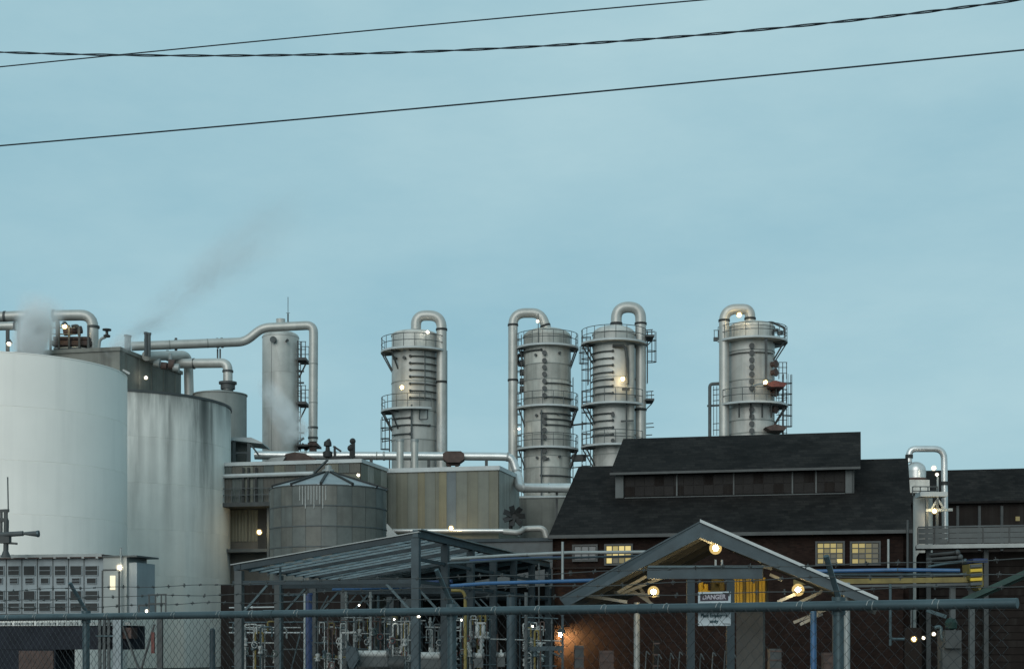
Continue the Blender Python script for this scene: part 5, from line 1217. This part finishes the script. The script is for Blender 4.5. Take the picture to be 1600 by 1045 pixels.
for i in range(9):
    px = 130 - 24.3 * i
    u_ = fT.u(px); MB().fbox(fT, u_ - .015, u_ + .006, .05, .079, zt0, zt1).build('panel_joint', M['grey_steel'], tl_)
for k in range(7): MB().bar(fT.on(20 + k * 22, 872, -.1), fT.on(20 + k * 22, 866, -.1), .1).build('roof_clip', M['galv_pale'], tl_)
uC1 = fT.u(199); zc1 = fT.z(870, 1, 0)
MB().fbox(fT, .06, uC1, -.05, 1.6, zt0 - .1, zc1).build('cabin_wall', M['cabin'], tl_)
MB().fbox(fT, .02, uC1 + .45, -.12, 1.7, zc1, zc1 + .06).build('cabin_roof', M['grey_steel'], tl_)
MB().fbox(fT, uC1, uC1 + .34, .1, 1.6, zt0 - .1, zc1 - .2).build('side_bay', M['trailer'], tl_)
u0_, u1_ = fT.u(163), fT.u(187); zd0, zd1 = zt0, fT.z(891, .4, 0)
dd = MB().fbox(fT, u0_, u1_, -.09, -.05, zd0, zd1).build('door', M['cabin'], tl_)
MB().fbox(fT, fT.u(174), fT.u(182), -.11, -.09, fT.z(921, .4, 0), fT.z(899, .4, 0)).build('door_window', M['door_glow'], dd)
MB().fbox(fT, u0_ - .05, u0_, -.12, -.05, zd0, zd1).fbox(fT, u1_, u1_ + .05, -.12, -.05, zd0, zd1).fbox(fT, u0_, u1_, -.12, -.05, zd1, zd1 + .05).build('door_frame', M['dark'], dd)
MB().tube(fT.on(189, 855, -.2), fT.on(189, 958, -.2), .035, 8).build('lamp_pole', M['galv_pale'], tl_)
lamp(187, 886, 57.3, 5.2, 'white lamp over the cabin door of the louvred house', 'bulb_cool', hood=False)
# deck and dark base below
MB().fbox(fT, uT, fT.u(215), -.3, 1.7, zt0 - .14, zt0 - .005).build('floor_beam', M['dark'], tl_)
zb1 = fT.z(977, -2, 0); zb2 = fT.z(1014, -2, 0)
MB().fbox(fT, uT, fT.u(198), -.1, 1.5, zb2, zb1).build('lower_fascia', M['navy'], tl_)
MB().fbox(fT, uT, fT.u(88), -.08, 1.4, 0, zb2 - .002).build('lower_wall', M['navy'], tl_)
MB().fbox(fT, fT.u(32), fT.u(86), -.12, -.082, .2, zb2 - .05).build('garage_door', M['rust'], tl_)
mb = MB()
for k in range(20):
    a = fT.u(-20 + k * 11.5); mb.fbox(fT, a, a + .18 + .05 * (k % 3), -.2, -.11, zb1 + .02, zb1 + .12)
mb.build('cable_clip', M['galv_pale'], tl_)
for px in (156, 163, 170, 184): MB().bar(fT.on(px, 960, -.3), Vector((fT.on(px, 960, -.3).x, fT.on(px, 960, -.3).y, 0)), .1 if px != 184 else .3).build('support_leg', M['grey_steel'] if px != 184 else M['trailer'], tl_)
MB().bar(fT.on(150, 993, -.35), fT.on(182, 993, -.35), .06).build('cross_rail', M['galv'], tl_)
# side platform with railing and struts
tsp = thing('side_platform', 'small railed steel platform jutting right of the louvred house', 'platform', fT.on(230, 1045, 0))
MB().fbox(fT, fT.u(206), fT.u(262), -.4, .8, fT.z(962, 1, 0), fT.z(957, 1, 0)).build('deck', M['dark'], tsp)
mb = MB()
for px, py in ((217, 946), (233, 930), (243, 930), (252, 928), (259, 928)): mb.bar(fT.on(px, 957, -.3), fT.on(px, py, -.3), .045)
mb.bar(fT.on(217, 946, -.3), fT.on(232, 946, -.3), .04).bar(fT.on(231, 929, -.3), fT.on(260, 928, -.3), .045).bar(fT.on(231, 943, -.3), fT.on(260, 942, -.3), .045).build('railing', M['dark'], tsp)
MB().bar(fT.on(192, 978, -.3), fT.on(218, 1047, -.3), .06).bar(fT.on(241, 975, -.3), fT.on(220, 1047, -.3), .06).build('strut', M['dark'], tsp)
MB().fbox(fT, fT.u(194), fT.u(209), -.2, .3, fT.z(997, 1, 0), fT.z(980, 1, 0)).build('junction_box', M['rust'], tsp)
MB().bar(fT.on(250, 958, -.2), fT.pt(fT.u(250, -.2), -.2, 0), .2).build('post', M['dark'], tsp)
MB().bar(fT.on(239, 987, -.35), fT.on(239, 1020, -.35), .12).build('red_marker', M['red'], tsp)
lamp(229, 954, 57.2, 2.6, 'small white lamp on the railed side platform', 'bulb_cool', hood=False)
# more supports seen through the fence
for px, r in ((332, 4.5),):
    q = P(px, 985, 20); recenter(simple('bollard', 'teal steel bollard post behind the chain link at left', 'bollard', MB().tube((q.x, q.y, 0), q, S(r, 20), 14).sphere(q, S(r, 20), 14), M['teal']))
# rooftop nozzle monitor
tn = thing('water_cannon', 'dark water cannon with flared nozzle on the louvred house roof', 'nozzle', P(10, 868, 57.5))
MB().tube(P(9, 870, 57.5), P(10, 812, 57.5), S(4, 57.5), 12).tube(P(9, 870, 57.5), P(9, 860, 57.5), S(8, 57.5), 12, S(4, 57.5)).build('pedestal', M['dark'], tn)
MB().tube(P(-14, 836, 57.5), P(36, 833, 57.3), S(4, 57.5), 12).tube(P(36, 833, 57.3), P(59, 833.5, 57.2), S(2.2, 57.5), 12, S(4.8, 57.5)).build('barrel', M['grey_steel'], tn)
MB().tube(P(58, 833.5, 57.2), P(61, 833.5, 57.2), S(5.3, 57.5), 12).build('nozzle_lip', M['galv'], tn)
MB().bar(P(-4, 798, 57.5), P(14, 797, 57.5), .1).bar(P(-2, 812, 57.5), P(12, 812, 57.5), .14).bar(P(2, 797, 57.5), P(2, 842, 57.5), .08).bar(P(9, 797, 57.5), P(9, 812, 57.5), .12).bar(P(14, 848, 57.5), P(27, 849, 57.5), .08).bar(P(-4, 842, 57.5), P(16, 842, 57.5), .3).build('handwheel_gear', M['dark'], tn)
MB().tube(P(13, 800, 57.5), P(12, 745, 57.5), .025, 6).build('aerial_rod', M['grey_steel'], tn)

# ------------------------------------------------------------------ chain link fence
A = Vector((-4.33, 13.0, 0)); B = Vector((2.58, 7.84, 0)); dF = (B - A).normalized(); nF = Vector((dF.y, -dF.x, 0))  # nF points to the camera side
if nF.y > 0: nF = -nF
LF = (B - A).length; zRail = 1.79
def fp(s, off=0.0, z=0.0): return A + dF * s + nF * off + Vector((0, 0, z))
def s_at(px):
    k = (px - 800) / F; return (A.x - k * A.y) / (k * dF.y - dF.x)
tfn = thing('chain_link_fence', 'chain link fence with pipe top rail and three strands of barbed wire', 'fence', fp(LF / 2))
MB().tube(fp(-3, 0, zRail), fp(LF, 0, zRail), .0275, 14).build('top_rail', M['galv'], tfn)
for q in (s_at(420), s_at(1010)): MB().tube(fp(q - .05, 0, zRail), fp(q + .05, 0, zRail), .0305, 14).build('rail_sleeve', M['galv'], tfn)
for k in range(22):
    q = -.8 + k * .43 + .05 * math.sin(k * 4.1)
    MB().sweep([fp(q + .004 * i, .030 * math.cos(2 * PI * i / 8), zRail + .030 * math.sin(2 * PI * i / 8)) for i in range(10)], .0022, 5).build('tie_wire', M['galv_pale'], tfn)
posts = [-2.2, s_at(125), s_at(697), s_at(1303)]
for s in posts:
    p = MB().tube(fp(s, -.06, 0), fp(s, -.06, zRail + .02), .03, 12).build('post', M['galv'], tfn)
    MB().sweep([fp(s, -.06, zRail + .02), fp(s, -.05, zRail + .06), fp(s, .10, zRail + .27)], .016, 8).tube(fp(s, -.06, zRail - .05), fp(s, -.06, zRail + .05), .038, 12).build('barb_arm', M['galv'], p)
wires = ((.02, .09), (.06, .155), (.10, .23))
for off, h in wires:
    mb = MB(); pts = []
    n = 150
    for i in range(n + 1):
        s = -3 + (LF + 4.5) * i / n
        sag = -.012 * abs(math.sin(s * 1.1 + off * 20)) + .004 * math.sin(s * 7 + off * 90)
        pts.append(fp(s, off, zRail + h + sag))
    mb.sweep(pts, .0028, 5)
    for i in range(2, n, 2):
        p = pts[i]; 
        for q in range(3):
            a = random.random() * 2 * PI; d = Vector((dF.x * .25, dF.y * .25, 0)) + nF * math.cos(a) * .9 + Vector((0, 0, math.sin(a)))
            mb.bar(p - d * .016, p + d * .016, .0035)
        mb.tube(p - dF * .012, p + dF * .012, .006, 6)
    mb.build('barbed_wire', M['dark'], tfn)
# woven mesh: zigzag wires, geometry
mb = MB(); pitch = .036; hh = .036; s = -3.0; r = .0019
nwire = int((LF + 3.0) / pitch)
levels = int((zRail + .02 - .05) / hh)
for w in range(nwire):
    base = -3 + w * pitch; pts = []
    for k in range(levels + 1):
        side = ((k + w) % 2)
        pts.append(fp(base + (pitch * 1.0 if side else 0.0), .034 + (.006 if side else 0), .05 + k * hh))
    mb.sweep([p + Vector((0, 0, random.uniform(-.0025, .0025))) + dF * random.uniform(-.0025, .0025) for p in pts], r, 4, False)
o = mb.build('chain_link_mesh', M['wire'], tfn); o['kind'] = 'stuff'

# danger sign wired behind the rail
sx0, sx1 = s_at(1084), s_at(1135)
sg = thing('danger_sign', 'white danger sign with dark header wired behind the fence rail', 'sign', fp((sx0 + sx1) / 2, -.05, 1.6))
ySg = fp((sx0 + sx1) / 2, -.05).y
zs1, zs0 = ZZ(924, ySg), ZZ(977, ySg)
def sgbox(a, b, z0, z1, o0, o1):
    mb = MB(); mb.hexa([fp(a, o0, z0), fp(b, o0, z0), fp(b, o1, z0), fp(a, o1, z0), fp(a, o0, z1), fp(b, o0, z1), fp(b, o1, z1), fp(a, o1, z1)]); return mb
sgbox(sx0, sx1, zs0, zs1, -.053, -.05).build('board', M['sign_white'], sg)
W = sx1 - sx0; Hh = zs1 - zs0
sgbox(sx0 + W * .07, sx1 - W * .07, zs1 - Hh * .27, zs1 - Hh * .05, -.05, -.0485).build('header', M['sign_dark'], sg)
def text(txt, s, z, size, m, name, width=None):
    cu = bpy.data.curves.new(name, 'FONT'); cu.body = txt; cu.align_x = 'CENTER'; cu.align_y = 'CENTER'; cu.size = size; cu.extrude = .0004; cu.offset = .0012
    o = bpy.data.objects.new(name, cu); COL.objects.link(o)
    bpy.context.view_layer.update()
    me = bpy.data.meshes.new_from_object(o.evaluated_get(bpy.context.evaluated_depsgraph_get()))
    bpy.data.objects.remove(o)
    me.materials.clear(); me.materials.append(M[m])
    xs = [v.co.x for v in me.vertices]; k = width / (max(xs) - min(xs)) if width else 1
    og = origin_of(sg); base = fp(s, -.0475, z)
    for v in me.vertices:
        q = base + dF * (v.co.x * k) + Vector((0, 0, v.co.y)) + nF * v.co.z
        v.co = q - og
    t = bpy.data.objects.new(name, me); COL.objects.link(t); t.parent = sg
    return t
mid = (sx0 + sx1) / 2
text('DANGER', mid, zs1 - Hh * .16, Hh * .19, 'sign_text', 'lettering', W * .72)
text('Authorized', mid, zs1 - Hh * .38, Hh * .13, 'sign_ink', 'lettering', W * .74)
text('Personnel', mid, zs1 - Hh * .54, Hh * .13, 'sign_ink', 'lettering', W * .6)
text('Plant Employees', mid, zs1 - Hh * .70, Hh * .15, 'sign_ink', 'lettering', W * .82)
text('only', mid, zs1 - Hh * .87, Hh * .13, 'sign_ink', 'lettering', W * .28)
for a in (.03, .97):
    for zz in (.05, .95):
        MB().tube(fp(sx0 + W * a, -.05, zs0 + Hh * zz), fp(sx0 + W * a, .03, zs0 + Hh * zz), .0025, 6).build('wire_tie', M['dark'], sg)

# ------------------------------------------------------------------ overhead cables
def cable_pts(ctrl, n=200, x0=-250, x1=1850):
    """Smooth curve through (px, py) controls (quadratic fit), as photo-space samples."""
    import numpy as np
    c = np.polyfit([p[0] for p in ctrl], [p[1] for p in ctrl], 2)
    return [(x0 + (x1 - x0) * i / n, float(np.polyval(c, x0 + (x1 - x0) * i / n))) for i in range(n + 1)]
def yd(px, a=16.0, b=13.4): return 1 / (1 / a + (1 / b - 1 / a) * px / 1600)
for ctrl, rr, lb in ((((0, 228), (400, 193), (800, 155), (1200, 119), (1600, 78)), 2.2, 'lowest of three black overhead cables, thin and straight'), (((0, 105), (240, 81), (520, 52), (800, 29), (1095, 0)), 1.8, 'uppermost thin black cable leaving the frame at top')):
    mb = MB().sweep([P(x, y, yd(x)) for x, y in cable_pts(ctrl)], S(rr * .58, 14.5), 6)
    tag(recenter(mb.build('overhead_cable', M['cable'])), lb, 'cable', 'overhead cables')
tcab = None
cp = cable_pts(((0, 82), (120, 86), (240, 87), (480, 85), (800, 74), (1200, 48), (1580, 1)), 700)
tcab = thing('overhead_cable', 'thick twisted black cable bundle sagging between the two thin cables', 'cable', P(800, 74, yd(800)), 'overhead cables')
for ph in (0, PI):
    pts = []
    for i, (x, y) in enumerate(cp):
        q = P(x, y, yd(x) - 1); a = ph + (x + 9 * math.sin(x * .013)) / 128.0 * 2 * PI; r_ = S(1.15, 14)
        pts.append(q + Vector((0, math.cos(a) * r_, math.sin(a) * r_)))
    MB().sweep(pts, S(1.0, 14), 6).build('strand', M['cable'], tcab)

# ------------------------------------------------------------------ steam and smoke
def vapour(name, a, b, ra, rb, dens, col, aniso=0.0, scale=2.6, thr=(.42, .72), seed=0, absorb=None):
    a, b = Vector(a), Vector(b); d = b - a; L_ = d.length
    m = bpy.data.materials.new(name + '_volume'); m.use_nodes = True
    n, l = m.node_tree.nodes, m.node_tree.links; n.clear()
    out = n.new('ShaderNodeOutputMaterial'); pv = n.new('ShaderNodeVolumePrincipled')
    pv.inputs['Color'].default_value = col + (1,); pv.inputs['Anisotropy'].default_value = aniso
    if absorb: pv.inputs['Absorption Color'].default_value = absorb + (1,)
    l.new(pv.outputs[0], out.inputs['Volume'])
    t = n.new('ShaderNodeTexCoord'); sp_ = n.new('ShaderNodeSeparateXYZ'); l.new(t.outputs['Object'], sp_.inputs[0])
    def mth(op, x, y=None):
        k = n.new('ShaderNodeMath'); k.operation = op
        for i, q in enumerate((x, y)):
            if q is None: continue
            if isinstance(q, (int, float)): k.inputs[i].default_value = q
            else: l.new(q, k.inputs[i])
        return k.outputs[0]
    tt = mth('DIVIDE', sp_.outputs['X'], L_)                        # 0..1 along the drift
    rad = mth('ADD', ra, mth('MULTIPLY', tt, rb - ra))
    dist = mth('SQRT', mth('ADD', mth('POWER', sp_.outputs['Y'], 2.0), mth('POWER', sp_.outputs['Z'], 2.0)))
    fall = n.new('ShaderNodeMapRange'); fall.interpolation_type = 'SMOOTHSTEP'
    l.new(mth('DIVIDE', dist, rad), fall.inputs['Value']); fall.inputs['From Min'].default_value = 0.1; fall.inputs['From Max'].default_value = 1.0; fall.inputs['To Min'].default_value = 1; fall.inputs['To Max'].default_value = 0
    e0 = n.new('ShaderNodeMapRange'); e0.interpolation_type = 'SMOOTHSTEP'; l.new(tt, e0.inputs['Value']); e0.inputs['From Max'].default_value = .12
    e1 = n.new('ShaderNodeMapRange'); e1.interpolation_type = 'SMOOTHSTEP'; l.new(tt, e1.inputs['Value']); e1.inputs['From Min'].default_value = .25; e1.inputs['From Max'].default_value = 1.0; e1.inputs['To Min'].default_value = 1; e1.inputs['To Max'].default_value = 0
    mp_ = n.new('ShaderNodeMapping'); mp_.inputs['Scale'].default_value = (scale / (2.2 * max(ra, rb)) * .55,) + (scale / (2.2 * max(ra, rb)),) * 2; mp_.inputs['Location'].default_value = (seed * 3.7, seed, 0)
    l.new(t.outputs['Object'], mp_.inputs['Vector'])
    nn = n.new('ShaderNodeTexNoise'); nn.inputs['Scale'].default_value = 1.6; nn.inputs['Detail'].default_value = 4; nn.inputs['Roughness'].default_value = .6; nn.inputs['Distortion'].default_value = .6
    l.new(mp_.outputs[0], nn.inputs['Vector'])
    nr_ = n.new('ShaderNodeMapRange'); l.new(nn.outputs['Fac'], nr_.inputs['Value']); nr_.inputs['From Min'].default_value = thr[0]; nr_.inputs['From Max'].default_value = thr[1]
    f = mth('MULTIPLY', mth('MULTIPLY', fall.outputs[0], nr_.outputs[0]), mth('MULTIPLY', e0.outputs[0], e1.outputs[0]))
    l.new(mth('MULTIPLY', f, dens), pv.inputs['Density'])
    mb = MB().lathe([(.01, 0), (ra, 0), (rb, L_), (.01, L_)], (0, 0, 0), 16)
    me = bpy.data.meshes.new(name)
    me.from_pydata([(v.z, v.x, v.y) for v in mb.v], [], mb.f); me.materials.append(m)
    o = bpy.data.objects.new(name, me); COL.objects.link(o); o['kind'] = 'stuff'
    o.location = a; o.rotation_mode = 'QUATERNION'; o.rotation_quaternion = d.to_track_quat('X', 'Z')
    return o
YSM = 120
vapour('smoke_plume', P(192, 528, YSM), P(510, 290, YSM), S(20, YSM), S(84, YSM), .5, (.82, .84, .86), scale=3.0, seed=1, thr=(.34, .78))
vapour('steam_plume', P(44, 560, 101), P(72, 455, 101), S(34, 101), S(46, 101), 6.5, (.97, .98, .98), scale=2.6, seed=2, thr=(.3, .65))
vapour('steam_plume', P(165, 560, 101.5), P(215, 515, 101.5), S(14, 101), S(28, 101), 3.5, (.97, .98, .98), scale=2.4, seed=5, thr=(.35, .7))
vapour('steam_plume', P(470, 690, 109), P(402, 580, 109), S(32, 109), S(20, 109), 4.0, (.97, .98, .98), scale=2.6, seed=3, thr=(.36, .7))
vapour('steam_plume', P(689, 705, 127), P(693, 640, 127), S(9, 127), S(12, 127), 2.5, (.97, .98, .98), scale=2.4, seed=4)
vapour('smoke_plume', P(194, 524, YSM - 1), P(300, 488, YSM - 1), S(11, YSM), S(30, YSM), 1.0, (.66, .69, .71), scale=2.6, seed=8, thr=(.34, .75))
